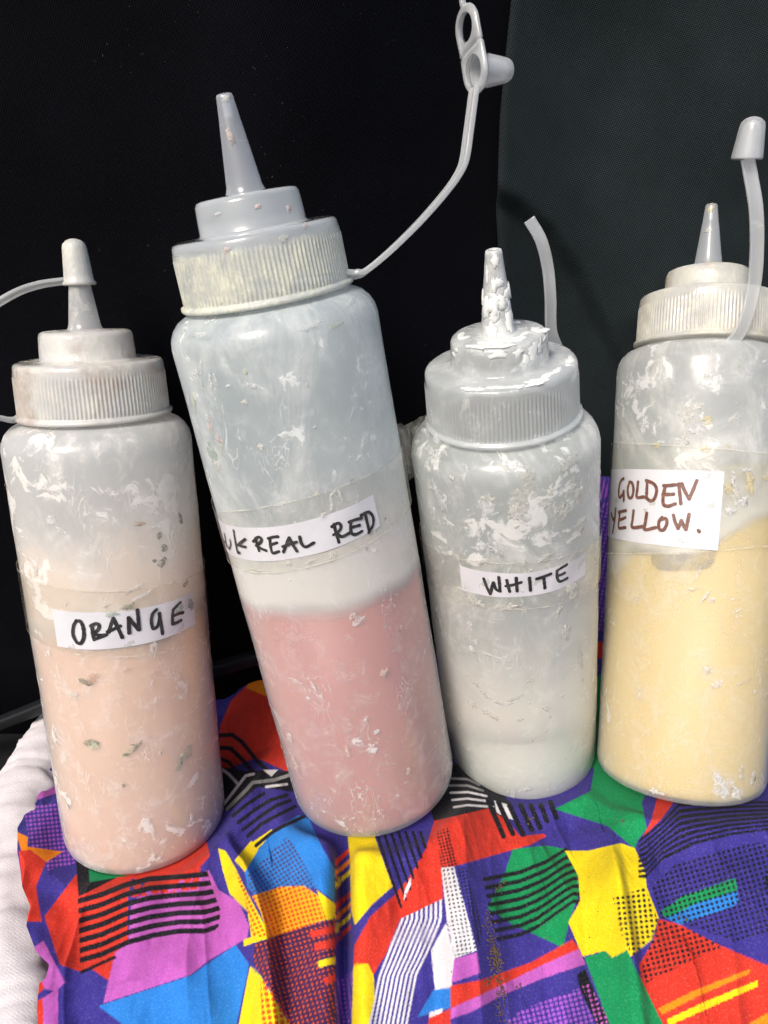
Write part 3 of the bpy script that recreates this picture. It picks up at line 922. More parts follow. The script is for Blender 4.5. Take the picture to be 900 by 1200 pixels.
def ribbon(pts, w, rng):
    """2D stroke polygon strips with rounded ends -> verts, faces"""
    P = catmull(pts, 8) if len(pts) > 2 else catmull(pts, 10)
    P = np.array(P)
    n = len(P)
    T = np.gradient(P, axis=0); T /= np.maximum(np.linalg.norm(T, axis=1), 1e-9)[:, None]
    N = np.stack([-T[:, 1], T[:, 0]], 1)
    verts, faces = [], []
    ww = w * (0.88 + 0.24 * vnoise(np.arange(n) * 0.45, np.zeros(n) + rng, 3))
    # round end caps
    seq = []
    for a in np.linspace(-80, -20, 4): seq.append((P[0] + T[0] * ww[0] * math.sin(math.radians(a)), N[0], ww[0] * math.cos(math.radians(a))))
    for i in range(n): seq.append((P[i], N[i], ww[i]))
    for a in np.linspace(20, 80, 4): seq.append((P[-1] + T[-1] * ww[-1] * math.sin(math.radians(a)), N[-1], ww[-1] * math.cos(math.radians(a))))
    for c, nn, w_ in seq:
        verts.append(c + nn * w_); verts.append(c - nn * w_)
    for i in range(len(seq) - 1):
        faces.append((2 * i, 2 * i + 1, 2 * i + 3, 2 * i + 2))
    return verts, faces

def lettering(f, strokes, off, sc, wpx, r, mat, parent):
    V, F = [], []
    zc = f.depth(0.1) - R * 0.9
    w = wpx / 2 * zc / FPX
    for si, st in enumerate(strokes):
        pts = []
        for (X, Y) in st:
            t, h = f.cyl(off[0] + X / sc, off[1] + Y / sc)
            pts.append((t * R, h))
        v, fc = ribbon(pts, w, si * 3.7)
        b = len(V)
        rr = r + 0.00003 * (si % 5)
        V += [(rr * math.cos(p[0] / R), rr * math.sin(p[0] / R), p[1]) for p in v]
        F += [tuple(b + k for k in q) for q in fc]
    return mesh_obj('lettering', V, F, mat, parent)

def blob(f, cx, cy, rx, ry, ang, rng, r, n=22, thick=0.00005, jag=0.45):
    """irregular dried-paint flake centred on a photo pixel, following the wall"""
    t0, h0 = f.cyl(cx, cy)
    k = (f.depth(h0) - r) / FPX
    return blob_th(t0, h0, rx * k, ry * k, ang, rng, r, n, thick, jag)

def blob_th(t0, h0, rx, ry, ang, rng, r, n=22, thick=0.00005, jag=0.45):
    V, F = [], []
    rad = r if callable(r) else (lambda h: r)
    rc = rad(h0)
    ph = rng.random() * 100
    rings = ((1.0, 0.0), (0.86, 0.8), (0.0, 1.0))
    for (s, e) in rings[:2]:
        for i in range(n):
            a = 2 * math.pi * i / n
            q = 1 + jag * (2 * float(vnoise(np.array([ph + 1.5 * math.cos(a) * 2.1]), np.array([ph + 1.5 * math.sin(a) * 2.1]), 5)[0]) - 1) + jag * 0.6 * (rng.random() - 0.5)
            if s == 1.0: pass
            x, y = rx * q * s * math.cos(a), ry * q * s * math.sin(a)
            xx = x * math.cos(ang) - y * math.sin(ang); yy = x * math.sin(ang) + y * math.cos(ang)
            rr = rad(h0 + yy) + thick * e
            t = t0 + xx / rc
            V.append((rr * math.cos(t), rr * math.sin(t), h0 + yy))
    rr = rc + thick
    V.append((rr * math.cos(t0), rr * math.sin(t0), h0))
    for i in range(n):
        j = (i + 1) % n
        F.append((i, j, n + j, n + i)); F.append((n + i, n + j, 2 * n))
    return V, F

def flakes(name, groups, parent):
    """groups: {colour: [(V,F), ...]} -> one part with a material slot per colour"""
    V, F, MI, mats = [], [], [], []
    for ci, (c, lst) in enumerate(groups.items()):
        mats.append(M_flake[c])
        for v, f in lst:
            b = len(V); V += v; F += [tuple(b + k for k in q) for q in f]; MI += [ci] * len(f)
    o = mesh_obj(name, V, F, None, parent)
    for m in mats: o.data.materials.append(m)
    o.data.polygons.foreach_set('material_index', MI)
    o['kind'] = 'stuff'
    return o

def level_plane(i, level_px):
    f = FR[i]
    rp = R - 0.0009
    q = np.array([f.cyl(*p, R - 0.0008) for p in level_px])
    A = np.stack([np.ones(len(q)), rp * np.cos(q[:, 0]), rp * np.sin(q[:, 0])], 1)
    co = np.linalg.lstsq(A, q[:, 1], rcond=None)[0]
    co[1] = np.clip(co[1], -0.6, 0.6)
    return [float(k) for k in co]

def squeeze_bottle(i, label, wall, capm, nozm, paint, level_px, tip_cut=0.0, noz_r=0.0024, cap_flange=True):
    f = FR[i]
    d = f.dh
    root = bpy.data.objects.new('squeeze_bottle', None)
    root.empty_display_size = 0.02
    col.objects.link(root)
    root.matrix_world = f.mat
    tag(root, label, 'bottle', 'squeeze bottles on the cloth')
    H = 0.1665 + d
    prof = [(0.0, 0.0022), (0.018, 0.0020), (0.0255, 0.0009), (0.0280, 0.0), (0.0295, 0.0003), (0.0310, 0.0015), (0.0320, 0.0032), (0.0325, 0.0058)]
    for k in range(1, 12): prof.append((R + 0.00012 * math.sin(k * 2.1 + i), 0.0058 + (H - 0.0058) * k / 12))
    prof += [(R, H), (R - 0.0005, H + 0.0026), (R - 0.0017, H + 0.0050), (R - 0.0036, H + 0.0070), (R - 0.0062, H + 0.0083), (0.0240, H + 0.0090), (0.0228, H + 0.0096), (0.0224, H + 0.0115)]
    body = lathe('body', prof, wall, root, 128)
    # screw cap
    z0 = 0.1765 + d
    fl = 0.0264
    prof = [(0.0232, z0), (fl, z0), (fl + 0.0003, z0 + 0.0005), (fl + 0.0002, z0 + 0.0013), (0.0257, z0 + 0.0016), (0.0255, z0 + 0.0021)]
    for k in range(7): prof.append((0.0257 - 0.0003 * k / 6, z0 + 0.0024 + 0.0122 * k / 6))
    prof += [(0.0252, z0 + 0.0151), (0.0251, z0 + 0.0170), (0.0249, z0 + 0.0183), (0.0244, z0 + 0.0190), (0.0234, z0 + 0.0194), (0.0190, z0 + 0.0195), (0.0166, z0 + 0.0197), (0.0160, z0 + 0.0203),
             (0.0158, z0 + 0.0240), (0.0155, z0 + 0.0278), (0.0150, z0 + 0.0289), (0.0138, z0 + 0.0294), (0.0080, z0 + 0.0297), (0.0062, z0 + 0.0299)]
    cap = lathe('screw_cap', prof, capm, root, 96, ridges=(z0 + 0.0023, z0 + 0.0147, 118, 0.00034))
    # nozzle
    zn = z0 + 0.0294
    L = 0.0262 - tip_cut
    r1 = noz_r
    nz = [(0.0064, zn), (0.0057, zn + 0.0010), (0.0053, zn + 0.0022)]
    for k in range(1, 9):
        t = k / 8.0
        nz.append((0.0053 + (r1 - 0.0053) * t, zn + 0.0022 + (L - 0.0040) * t))
    nz.insert(len(nz) - 2, (nz[-3][0] - 0.0001, nz[-3][1] + 0.0004))
    nz += [(r1, zn + L - 0.0012), (r1 * 0.9, zn + L - 0.0003), (r1 * 0.62, zn + L), (r1 * 0.5, zn + L - 0.001), (r1 * 0.5, zn + L - 0.006)]
    noz = lathe('nozzle', nz, nozm, cap, 48)
    # paint inside
    rp = R - 0.0009
    co = level_plane(i, level_px)
    seg = 96
    V, F = [], []
    bott = [(0.0, 0.0032), (0.018, 0.0030), (0.0275, 0.0012), (0.0300, 0.0022), (0.0312, 0.0040), (rp, 0.0066)]
    for (r_, z_) in bott:
        for k in range(seg):
            t = 2 * math.pi * k / seg
            V.append((r_ * math.cos(t), r_ * math.sin(t), z_))
    for (r_, dz) in ((rp, 0.0), (rp - 0.0006, 0.0), (rp * 0.5, -0.0004), (0.0, -0.0004)):
        for k in range(seg):
            t = 2 * math.pi * k / seg
            x, y = r_ * math.cos(t), r_ * math.sin(t)
            V.append((x, y, co[0] + co[1] * x + co[2] * y + dz))
    for a in range(len(bott) + 3):
        for k in range(seg):
            p, q_ = a * seg + k, a * seg + (k + 1) % seg
            F.append((p, q_, q_ + seg, p + seg))
    mesh_obj('paint', V, F, paint, root)
    return root, cap, co

def add_label(f, root, corners, ext=0.0, strokes=None, off=None, sc=1, wpx=4, ink=None):
    TL, TR, BR, BL = [f.cyl(*c) for c in corners]
    n, m = 40, 10
    X = np.zeros((n, m, 3))
    r = R + 0.0002
    for a in range(n):
        s = a / (n - 1)
        s = s * (1 + ext) - ext
        for b in range(m):
            v = b / (m - 1)
            t = (TL[0] * (1 - s) + TR[0] * s) * (1 - v) + (BL[0] * (1 - s) + BR[0] * s) * v
            h = (TL[1] * (1 - s) + TR[1] * s) * (1 - v) + (BL[1] * (1 - s) + BR[1] * s) * v
            rr = r + 0.00012 * math.sin(s * 17 + v * 3) 
            X[a, b] = (rr * math.cos(t), rr * math.sin(t), h)
    lab = grid_obj('label', X, M_paper, root)
    lettering(f, strokes, off, sc, wpx, r + 0.00020, ink, lab)
    return lab

def add_tape(f, root, top, bot, t0, t1, mat=None):
    a, _, _ = quadfit(f, top); b, _, _ = quadfit(f, bot)
    r = R + 0.00072
    tp = curved_patch(f, 'clear_tape', b, a, t0, t1, r, mat or M_tape, root, 90, 8, 0.00006)
    wv = lambda t: 0.00018 * math.sin(t * 23) + 0.00010 * math.sin(t * 61)
    curved_patch(f, 'tape_edge', lambda t: a(t) - 0.00012 - abs(wv(t)) * 0.6, lambda t: a(t) + 0.00014 + wv(t) * 0.6, t0, t1, r + 0.00006, M_edge, tp, 160, 2)
    curved_patch(f, 'tape_edge', lambda t: b(t) - 0.00018 - wv(t) * 0.6, lambda t: b(t) + 0.00018 + abs(wv(t)) * 0.6, t0, t1, r + 0.00006, M_edge, tp, 160, 2)
    return tp

def strap(f, root, px, wid=0.0045, thk=0.0016, side=None, name='strap'):
    pts = [at_depth(*p) if len(p) == 3 else np.array(p[0]) for p in px]
    path = catmull(pts, 14)
    return sweep(name, path, side if side is not None else (1, 0, 0), wid, thk, M_strap, root, f.inv, True)

def cone_cap(f, base, axis, L, r0, r1, parent, mat, name='tip_cover', lip=0.0008):
    """hollow thimble: open at base, rounded closed end"""
    axis = np.array(axis, float); axis /= np.linalg.norm(axis)
    u = np.cross(axis, (0.3, 0.9, 0.2)); u /= np.linalg.norm(u); v = np.cross(axis, u)
    prof = [(r0 - 0.0009, 0.0004), (r0 + lip * 0.3, 0.0), (r0 + lip, 0.0006), (r0, 0.0016)]
    for k in range(1, 7): prof.append((r0 + (r1 - r0) * k / 6, 0.0016 + (L - 0.0016 - r1 * 0.75) * k / 6))
    for a in (25, 50, 72, 90): prof.append((r1 * math.cos(math.radians(a)) + 1e-6, L - r1 * 0.75 + r1 * 0.75 * math.sin(math.radians(a))))
    inner = [(max(r - 0.0009, 1e-6), z - 0.0009) for r, z in prof[4:]][::-1] + [(r0 - 0.0009, 0.0004)]
    prof = prof + inner
    seg = 40
    V, F = [], []
    for (r, z) in prof:
        for k in range(seg):
            t = 2 * math.pi * k / seg
            w = np.array(base) + axis * z + (u * math.cos(t) + v * math.sin(t)) * r
            V.append(f.inv @ Vector(w))
    for i in range(len(prof) - 1):
        for k in range(seg):
            a, b = i * seg + k, i * seg + (k + 1) % seg
            F.append((a, b, b + seg, a + seg))
    return mesh_obj(name, V, F, mat, parent)

def scatter(f, rng, n, h0, h1, size, groups, weights, r=R + 0.0002, tspan=1.5, elong=1.0):
    g = {}
    for _ in range(n):
        t, h = rng.uniform(-tspan, tspan), rng.uniform(h0, h1)
        s = size * rng.choice((0.35, 0.5, 0.7, 1.0, 1.7)) * rng.uniform(0.7, 1.3)
        c = rng.choices(groups, weights)[0]
        g.setdefault(c, []).append(blob_th(t, h, s, s * rng.uniform(0.35, 1.2) * elong, rng.uniform(-1.5, 1.5), rng, r, 12, 0.00005, 0.6))
    return g

def merge(*gs):
    o = {}
    for g in gs:
        for k, v in g.items(): o.setdefault(k, []).extend(v)
    return o

# ---- orange
f = FR[0]
LV1 = [(38, 735), (140, 735), (242, 690)]
co = level_plane(0, LV1)
w1 = plastic_wall('orange_bottle_wall', 1.0, (0.92, 0.94, 0.93), 0.58, 0.32, co[0], (co[1], co[2]), 0.62, 0.42, 0.07, 0.165, 0.9, film=(0.94, 0.82, 0.70), film_amt=0.12, dirt=(0.85, 0.82, 0.77), band=0.040, soft=0.012, haze=0.8)
c1 = cap_plastic('orange_bottle_cap', 1.0, (0.94, 0.93, 0.91), 0.66, 0.75, (0.72, 0.70, 0.62), stain=(0.74, 0.60, 0.52))
n1 = cap_plastic('orange_bottle_nozzle', 1.5, (0.9, 0.9, 0.9), 0.38, 0.45, bmp=0.15)
p1 = paint_mat('orange_paint', (0.76, 0.46, 0.30), (0.69, 0.41, 0.265))
b1, cap1, _ = squeeze_bottle(0, 'squeeze bottle of pale peach paint labelled ORANGE, its nozzle covered by the tip cover', w1, c1, n1, p1, LV1)
Z = lambda *s: [list(k) for k in s]
ORANGE = Z([(180, 165), (165, 195), (163, 240), (183, 280), (205, 283), (219, 250), (215, 200), (200, 170), (178, 167)],
           [(262, 188), (265, 225), (273, 266)], [(256, 194), (282, 181), (298, 190), (294, 212), (268, 234)], [(270, 234), (300, 242), (338, 239)], [(273, 264), (305, 252), (336, 240)],
           [(350, 226), (360, 190), (373, 153)], [(373, 153), (395, 200), (419, 254)], [(343, 224), (375, 210), (408, 194)],
           [(455, 230), (453, 190), (452, 150)], [(452, 150), (477, 182), (503, 213)], [(507, 213), (503, 160), (498, 110)],
           [(597, 108), (577, 132), (571, 172), (581, 207), (602, 196), (612, 160), (613, 128)], [(612, 128), (621, 180), (629, 234)],
           [(722, 72), (704, 88), (686, 106)], [(684, 108), (680, 145), (681, 184)], [(737, 124), (712, 130), (686, 142)], [(681, 184), (702, 178), (726, 165)])
add_label(f, b1, [(62, 713), (226, 693), (228, 731), (68, 757)], 0, ORANGE, (50, 690), 4.5, 4.3, M_black_ink)
add_tape(f, b1, [(27, 670), (73, 691), (158, 688), (235, 668)], [(38, 742), (75, 763), (150, 768), (245, 738)], -1.9, 1.9)
rng = random.Random(11)
g = {}
for cx, cy, rx, ry, a, c in [(192, 642, 4, 6, 0.2, 'sage'), (190, 660, 7, 5, 0.6, 'sage'), (211, 607, 4, 8, 0.2, 'sage'), (164, 614, 7, 3, 0, 'tan'), (186, 628, 4, 4, 0, 'sage'), (217, 684, 5, 4, 0.5, 'sage'), (181, 657, 3, 2, 0, 'sage'),
                             (217, 884, 11, 9, 0.5, 'green'), (210, 896, 8, 5, 1.0, 'green'), (106, 871, 9, 5, 0.2, 'sage'), (109, 873, 6, 7, 0.4, 'lime'), (152, 880, 12, 4, 0.5, 'lime'), (160, 875, 9, 3, 0.8, 'sage'), (148, 884, 4, 2, 0, 'sage'),
                             (100, 799, 9, 3, -0.4, 'sage'), (108, 795, 13, 5, 0.5, 'tan'), (86, 815, 6, 4, 0, 'cream'), (225, 960, 4, 9, 0.1, 'white'), (252, 945, 4, 15, 0.25, 'white'), (258, 930, 3, 8, 0.2, 'white'), (243, 972, 5, 3, 0.4, 'white'),
                             (42, 668, 4, 9, -0.4, 'cream'), (60, 610, 7, 5, 0.3, 'white'), (72, 622, 8, 3, -0.5, 'white'), (158, 690, 12, 3, 0.3, 'cream'), (168, 696, 14, 2.5, 0.35, 'white'), (150, 710, 8, 4, 0.2, 'sage'), (130, 719, 9, 3, 0.1, 'green'), (222, 708, 5, 8, 0.3, 'sage'), (209, 712, 6, 5, 0.3, 'green')]:
    g.setdefault(c, []).append(blob(f, cx, cy, rx, ry, a, rng, R + (0.0009 if 690 < cy < 740 else 0.0002)))
g = merge(g, scatter(f, rng, 26, 0.02, 0.16, 0.0009, ['cream', 'pink', 'sage'], [6, 3, 0.6]))
flakes('dried_paint', g, b1)
zc = f.depth(0.1765 + f.dh)
tipw = f.P + f.A * (0.2362 + f.dh - 0.0285 + 0.0190)
s1 = strap(f, b1, [(24, 492, zc - 0.012), (6, 491, zc - 0.016), (-22, 482, zc - 0.02), (-48, 448, zc - 0.02), (-46, 398, zc - 0.018), (-20, 368, zc - 0.016), (15, 345, zc - 0.014), (45, 334, zc - 0.012), (78, 329, zc - 0.010)], 0.0042, 0.0016, side=(0.1, -0.9, 0.6))
axis_off = f.A + np.array([-0.035, 0, 0])
cone_cap(f, f.P + f.A * (0.1765 + f.dh + 0.0294 + 0.0150), f.A + np.array([-0.02, 0, 0]), 0.0152, 0.0049, 0.0040, s1, cap_plastic('orange_tip_cover', 9.0, (0.88, 0.88, 0.85), 0.66, 0.7))

# ---- real red
f = FR[1]
LV2 = [(286, 699), (311, 715), (358, 722), (414, 706), (451, 687), (489, 652)]
co = level_plane(1, LV2)
w2 = plastic_wall('red_bottle_wall', 2.0, (0.84, 0.94, 0.96), 0.48, 0.24, co[0], (co[1], co[2]), 0.40, 0.22, 0.08, 0.18, 0.95, film=(0.94, 0.93, 0.86), film_amt=0.35, dirt=(0.84, 0.86, 0.84), band=0.030, soft=0.0045, haze=0.62)
c2 = cap_plastic('red_bottle_cap', 2.2, (0.90, 0.95, 0.98), 0.42, 0.7, (0.74, 0.74, 0.60), zfade=(0.1765 + 0.0179 + 0.0145, 0.1765 + 0.0179 + 0.0185, 0.92, 0.18))
n2 = cap_plastic('red_bottle_nozzle', 2.9, (0.86, 0.90, 0.96), 0.28, 0.25, bmp=0.10)
p2 = paint_mat('pink_paint', (0.57, 0.215, 0.175), (0.51, 0.185, 0.155))
b2, cap2, _ = squeeze_bottle(1, 'tallest squeeze bottle, half full of pink paint, labelled REAL RED, tip cover open', w2, c2, n2, p2, LV2, 0.0, 0.0025)
RED = Z([(88, 290), (98, 325), (108, 346)], [(100, 268), (108, 310), (122, 338), (129, 318), (127, 296)], [(92, 300), (104, 306), (110, 325)],
        [(143, 250), (152, 305), (162, 354), (170, 354)], [(198, 290), (180, 305), (164, 320)], [(166, 320), (182, 326), (199, 328)],
        [(247, 286), (254, 316), (263, 346)], [(236, 302), (258, 281), (274, 288), (270, 306), (250, 322)], [(254, 322), (275, 336), (297, 345)],
        [(352, 278), (330, 280), (308, 287)], [(314, 287), (318, 325), (328, 357), (357, 350)], [(316, 320), (332, 314), (348, 308)],
        [(379, 352), (392, 318), (406, 284)], [(406, 284), (424, 318), (442, 348)], [(376, 326), (405, 316), (440, 304)],
        [(455, 280), (464, 312), (484, 328), (522, 309)],
        [(617, 220), (628, 262), (641, 306)], [(608, 231), (638, 214), (651, 232), (640, 254), (616, 270)], [(630, 264), (655, 279), (692, 261)],
        [(747, 191), (718, 198), (688, 209)], [(699, 206), (696, 236), (702, 264), (722, 269), (750, 254)], [(698, 237), (716, 231), (738, 225)],
        [(765, 172), (775, 215), (785, 258)], [(745, 177), (780, 162), (801, 185), (802, 222), (782, 260)])
add_label(f, b2, [(262, 612), (437, 579), (445, 616), (276, 652)], 0.3, RED, (240, 560), 4.09, 3.7, M_black_ink)
add_tape(f, b2, [(255, 597), (290, 598), (330, 590), (385, 571), (440, 552)], [(278, 664), (310, 670), (345, 668), (392, 652), (455, 618)], -1.9, 1.9)
rng = random.Random(23)
g = {}
for cx, cy, rx, ry, a, c in [(228, 475, 4, 18, -0.32, 'lime'), (222, 470, 3, 10, -0.3, 'cream'), (247, 500, 4, 12, -0.3, 'pink'), (257, 514, 6, 7, -0.3, 'pink'), (249, 530, 10, 12, -0.2, 'green'), (259, 526, 4, 10, -0.1, 'lime'), (254, 545, 9, 8, 0.1, 'cream'), (243, 489, 2, 6, -0.2, 'white'),
                             (230, 435, 5, 6, 0, 'white'), (236, 430, 2, 10, -0.3, 'white'), (246, 443, 2, 8, -0.3, 'white'), (253, 443, 1.6, 8, 0, 'white'), (248, 451, 2, 4, -0.4, 'white'), (268, 452, 4, 1.6, 0.1, 'white'), (226, 446, 5, 2, -0.6, 'white'), (235, 446, 2, 8, 0.2, 'white'), (287, 471, 4, 4, 0, 'cream'),
                             (306, 524, 4, 4, 0, 'cream'), (288, 436, 3, 4, 0, 'lime'), (395, 380, 11, 4, 0.15, 'lime'), (365, 382, 14, 3, 0.12, 'white'), (411, 355, 12, 4, 0.3, 'white'), (235, 392, 12, 3, -0.1, 'white'), (218, 387, 8, 4, 0.3, 'white'),
                             (420, 727, 9, 5, 0, 'white'), (414, 722, 5, 4, 0.4, 'cream'), (361, 818, 3.5, 3.5, 0, 'white'), (345, 797, 9, 2.5, -0.3, 'white'), (368, 805, 2, 9, 0.2, 'white'), (340, 865, 6, 8, -0.2, 'white'), (346, 895, 5, 14, -0.1, 'pink'), (429, 842, 2.5, 4, 0, 'white'), (407, 880, 2, 9, 0, 'pink'),
                             (467, 738, 3, 4, 0, 'green'), (470, 735, 2, 3, 0, 'white'), (390, 576, 5, 2, 0.6, 'cream'), (398, 580, 1.5, 8, 0.2, 'cream'), (378, 602, 4, 2, 0.5, 'cream'), (388, 593, 2, 6, -0.4, 'cream'), (417, 584, 2, 5, -0.3, 'cream'), (364, 656, 6, 2, 0.3, 'cream'), (389, 649, 4, 4, 0.2, 'cream'), (300, 668, 10, 1.5, 0, 'cream'), (428, 642, 2, 3, 0, 'sage'), (449, 607, 1.6, 2, 0, 'sage'), (410, 563, 3, 2, 0.3, 'sage')]:
    g.setdefault(c, []).append(blob(f, cx, cy, rx, ry, a, rng, R + (0.0009 if 560 < cy < 665 else 0.0002)))
g = merge(g, scatter(f, rng, 26, 0.11, 0.18, 0.0008, ['white', 'cream'], [4, 2]), scatter(f, rng, 30, 0.01, 0.10, 0.0007, ['white', 'pink'], [2, 5]))
flakes('dried_paint', g, b2)
# pellets of paint on the cap, strap with its yawed eyelet and open cover
zc = f.depth(0.1765 + f.dh)
view = ray(560, 60); view /= np.linalg.norm(view)
upv = np.array([0.03, SP, CP]); rightv = np.array([1.0, 0, 0])
yaw = math.radians(63)
nrm_ = -view * math.cos(yaw) - rightv * math.sin(yaw); nrm_ /= np.linalg.norm(nrm_)
sd = np.cross(upv, nrm_); sd /= np.linalg.norm(sd); up2 = np.cross(nrm_, sd)
if sd[0] < 0: sd = -sd
s2 = strap(f, b2, [(405, 322, zc - 0.004), (418, 321, zc - 0.006), (428, 318, zc - 0.006), (455, 296, zc - 0.006), (490, 262, zc - 0.006), (520, 228, zc - 0.006), (536, 206, zc - 0.006), (544, 188, zc - 0.006), (549, 155, zc - 0.006), (553, 125, zc - 0.006), (556, 102, zc - 0.006)], 0.0042, 0.0021, side=sd)
def eyelet():
    z_ = zc - 0.006
    o = at_depth(557, 83, z_)          # centre of the cover's mouth
    k = z_ / FPX
    hc = 68 * k * 0.98                 # distance to the upper eyelet centre
    hc = 49 * k
    wout, rin_c, rin_h, th = 0.0062, 0.0044, 0.0040, 0.0017
    N = 26
    def ring_pts(which):
        pts = []
        for a in np.linspace(0, 2 * math.pi, 2 * N, endpoint=False):
            pts.append(a)
        return pts
    # outline (stadium) sampled together with two holes: built as two half strips each
    outer, inner = [], []
    V, F = [], []
    def add(x, y, e): V.append(f.inv @ Vector(o + sd * x + up2 * y + nrm_ * (th / 2) * e)); return len(V) - 1
    def annulus(cy, rin, ro_fn, a0, a1, n=24):
        rows = []
        for a in np.linspace(a0, a1, n):
            ca, sa = math.cos(a), math.sin(a)
            ro = ro_fn(a)
            q = []
            for (r, e) in ((rin, 1), ((rin + ro) / 2, 1.25), (ro, 0.8), (ro + 0.0003, 0), (ro, -0.8), (rin, -1), (rin, 1)):
                q.append(add(r * ca, cy + r * sa, e))
            rows.append(q)
        for i in range(len(rows) - 1):
            for j in range(6):
                F.append((rows[i][j], rows[i + 1][j], rows[i + 1][j + 1], rows[i][j + 1]))
    mid = hc / 2
    def ro_low(a):
        # outer radius limited by the straight sides and by the middle line
        s = math.sin(a); c = abs(math.cos(a))
        if s <= 0: return wout
        r = wout / max(c, 1e-3)
        return min(r, mid / s)
    annulus(0.0, rin_c, ro_low, 0, 2 * math.pi, 61)
    def ro_hi(a):
        s = -math.sin(a); c = abs(math.cos(a))
        if s <= 0: return wout * 0.97
        return min(wout * 0.97 / max(c, 1e-3), mid / s)
    annulus(hc, rin_h, ro_hi, 0, 2 * math.pi, 61)
    e = mesh_obj('eyelet', V, F, M_strap, s2)
    cone_cap(f, o - nrm_ * 0.0006, -nrm_, 0.0125, 0.0050, 0.0036, s2, M_strap)
    top = o + up2 * (hc + wout + 0.0003)
    path = [top + up2 * t for t in (-0.0006, 0.0004, 0.0014, 0.0018)]
    sweep('moulding_nub', path, sd, 0.0016, 0.0016, M_strap, s2, f.inv)
eyelet()
# crumpled end of the tape sticking out towards the white bottle
tv, tf = [], []
tpx = [((464, 498), (478, 560)), ((470, 495), (480, 563)), ((473, 499), (483, 560)), ((479, 496), (487, 556)), ((486, 493), (492, 550)), ((491, 489), (498, 545)), ((500, 486), (504, 540))]
zt = f.depth(0.135) + 0.012
for j, (a, b) in enumerate(tpx):
    for s in np.linspace(0, 1, 7):
        px, py = a[0] * (1 - s) + b[0] * s, a[1] * (1 - s) + b[1] * s
        zz = zt + 0.0022 * math.sin(j * 2.2 + s * 1.5) + j * 0.0012
        tv.append(f.inv @ Vector(at_depth(px, py, zz)))
for j in range(len(tpx) - 1):
    for s in range(6):
        tf.append((j * 7 + s, j * 7 + 7 + s, j * 7 + 8 + s, j * 7 + 1 + s))
fl_o = mesh_obj('tape_flap', tv, tf, tape_mat('old_tape', 0.30, (0.50, 0.48, 0.40)), b2)
sm = fl_o.modifiers.new('thickness', 'SOLIDIFY'); sm.thickness = 0.0003
fl_o['label'] = 'crumpled end of old tape sticking out'
g = {}
capr = 0.0259
flakes('cap_paint', {'pink': [blob(f, 376, 262, 4, 3, 0, rng, 0.0253), blob(f, 254, 297, 5, 3, 0.2, rng, 0.0255)], 'cream': [blob(f, 343, 279, 5, 5, 0, rng, 0.0255)]}, cap2)
def cone_flake(f, h, th_, rx, ry, r, c, g, n=14):
    g.setdefault(c, []).append(blob_th(th_, h, rx, ry, 0.1, rng, r, n, 0.00022, 0.5))
g = {}
zb = 0.1765 + f.dh + 0.0294
cone_flake(f, zb + 0.0150, -0.2, 0.0011, 0.0021, 0.0040, 'pink', g)
cone_flake(f, zb + 0.0245, 0.1, 0.0013, 0.0010, 0.0026, 'cream', g)
cone_flake(f, zb - 0.0038, 0.15, 0.0010, 0.0009, 0.0157, 'pink', g)
cone_flake(f, zb - 0.0060, 0.75, 0.0010, 0.0010, 0.0158, 'pink', g)
cone_flake(f, zb - 0.0040, -0.6, 0.0012, 0.0006, 0.0157, 'white', g)
flakes('nozzle_paint', g, cap2)

# ---- white
f = FR[2]
LV3 = [(528, 852), (602, 873), (696, 836)]
co = level_plane(2, LV3)
w3 = plastic_wall('white_bottle_wall', 3.0, (0.86, 0.91, 0.88), 0.48, 0.46, co[0], (co[1], co[2]), 0.60, 0.30, 0.07, 0.150, 0.9, film=(0.90, 0.89, 0.82), film_amt=0.5, dirt=(0.84, 0.84, 0.80), band=0.055, soft=0.016, haze=0.8)
c3 = cap_plastic('white_bottle_cap', 3.4, (0.93, 0.97, 0.96), 0.44, 0.6, (0.82, 0.83, 0.80), zfade=(0.1765 - 0.013 + 0.014, 0.1765 - 0.013 + 0.020, 0.42, 0.58))
n3 = cap_plastic('white_bottle_nozzle', 3.9, (0.77, 0.79, 0.79), 0.60, 0.85, (0.80, 0.82, 0.79))
p3 = paint_mat('white_paint', (0.74, 0.71, 0.63), (0.68, 0.655, 0.585))
b3, cap3, _ = squeeze_bottle(2, 'shortest squeeze bottle, nearly empty, labelled WHITE with thick white paint on its nozzle', w3, c3, n3, p3, LV3, 0.0, 0.0027)
WHITE = Z([(197, 224), (212, 268), (237, 319)], [(237, 319), (248, 275), (257, 248)], [(257, 248), (272, 288), (297, 301)], [(297, 301), (294, 258), (289, 214)],
          [(338, 232), (346, 266), (356, 303)], [(396, 220), (399, 260), (402, 302)], [(333, 270), (378, 262), (426, 247)],
          [(477, 219), (480, 255), (483, 296)], [(522, 224), (560, 212), (607, 194)], [(563, 214), (567, 246), (571, 281)],
          [(705, 139), (676, 156), (646, 176)], [(646, 178), (646, 212), (662, 242), (708, 222)], [(650, 206), (670, 200), (692, 189)])
add_label(f, b3, [(539, 662), (686, 647), (685, 673), (542, 691)], 0, WHITE, (530, 635), 5.294, 3.9, M_black_ink)
add_tape(f, b3, [(495, 630), (540, 652), (592, 661), (650, 652), (701, 628)], [(512, 690), (545, 707), (592, 714), (650, 705), (700, 680)], -1.9, 1.9)
rng = random.Random(37)
g = {}
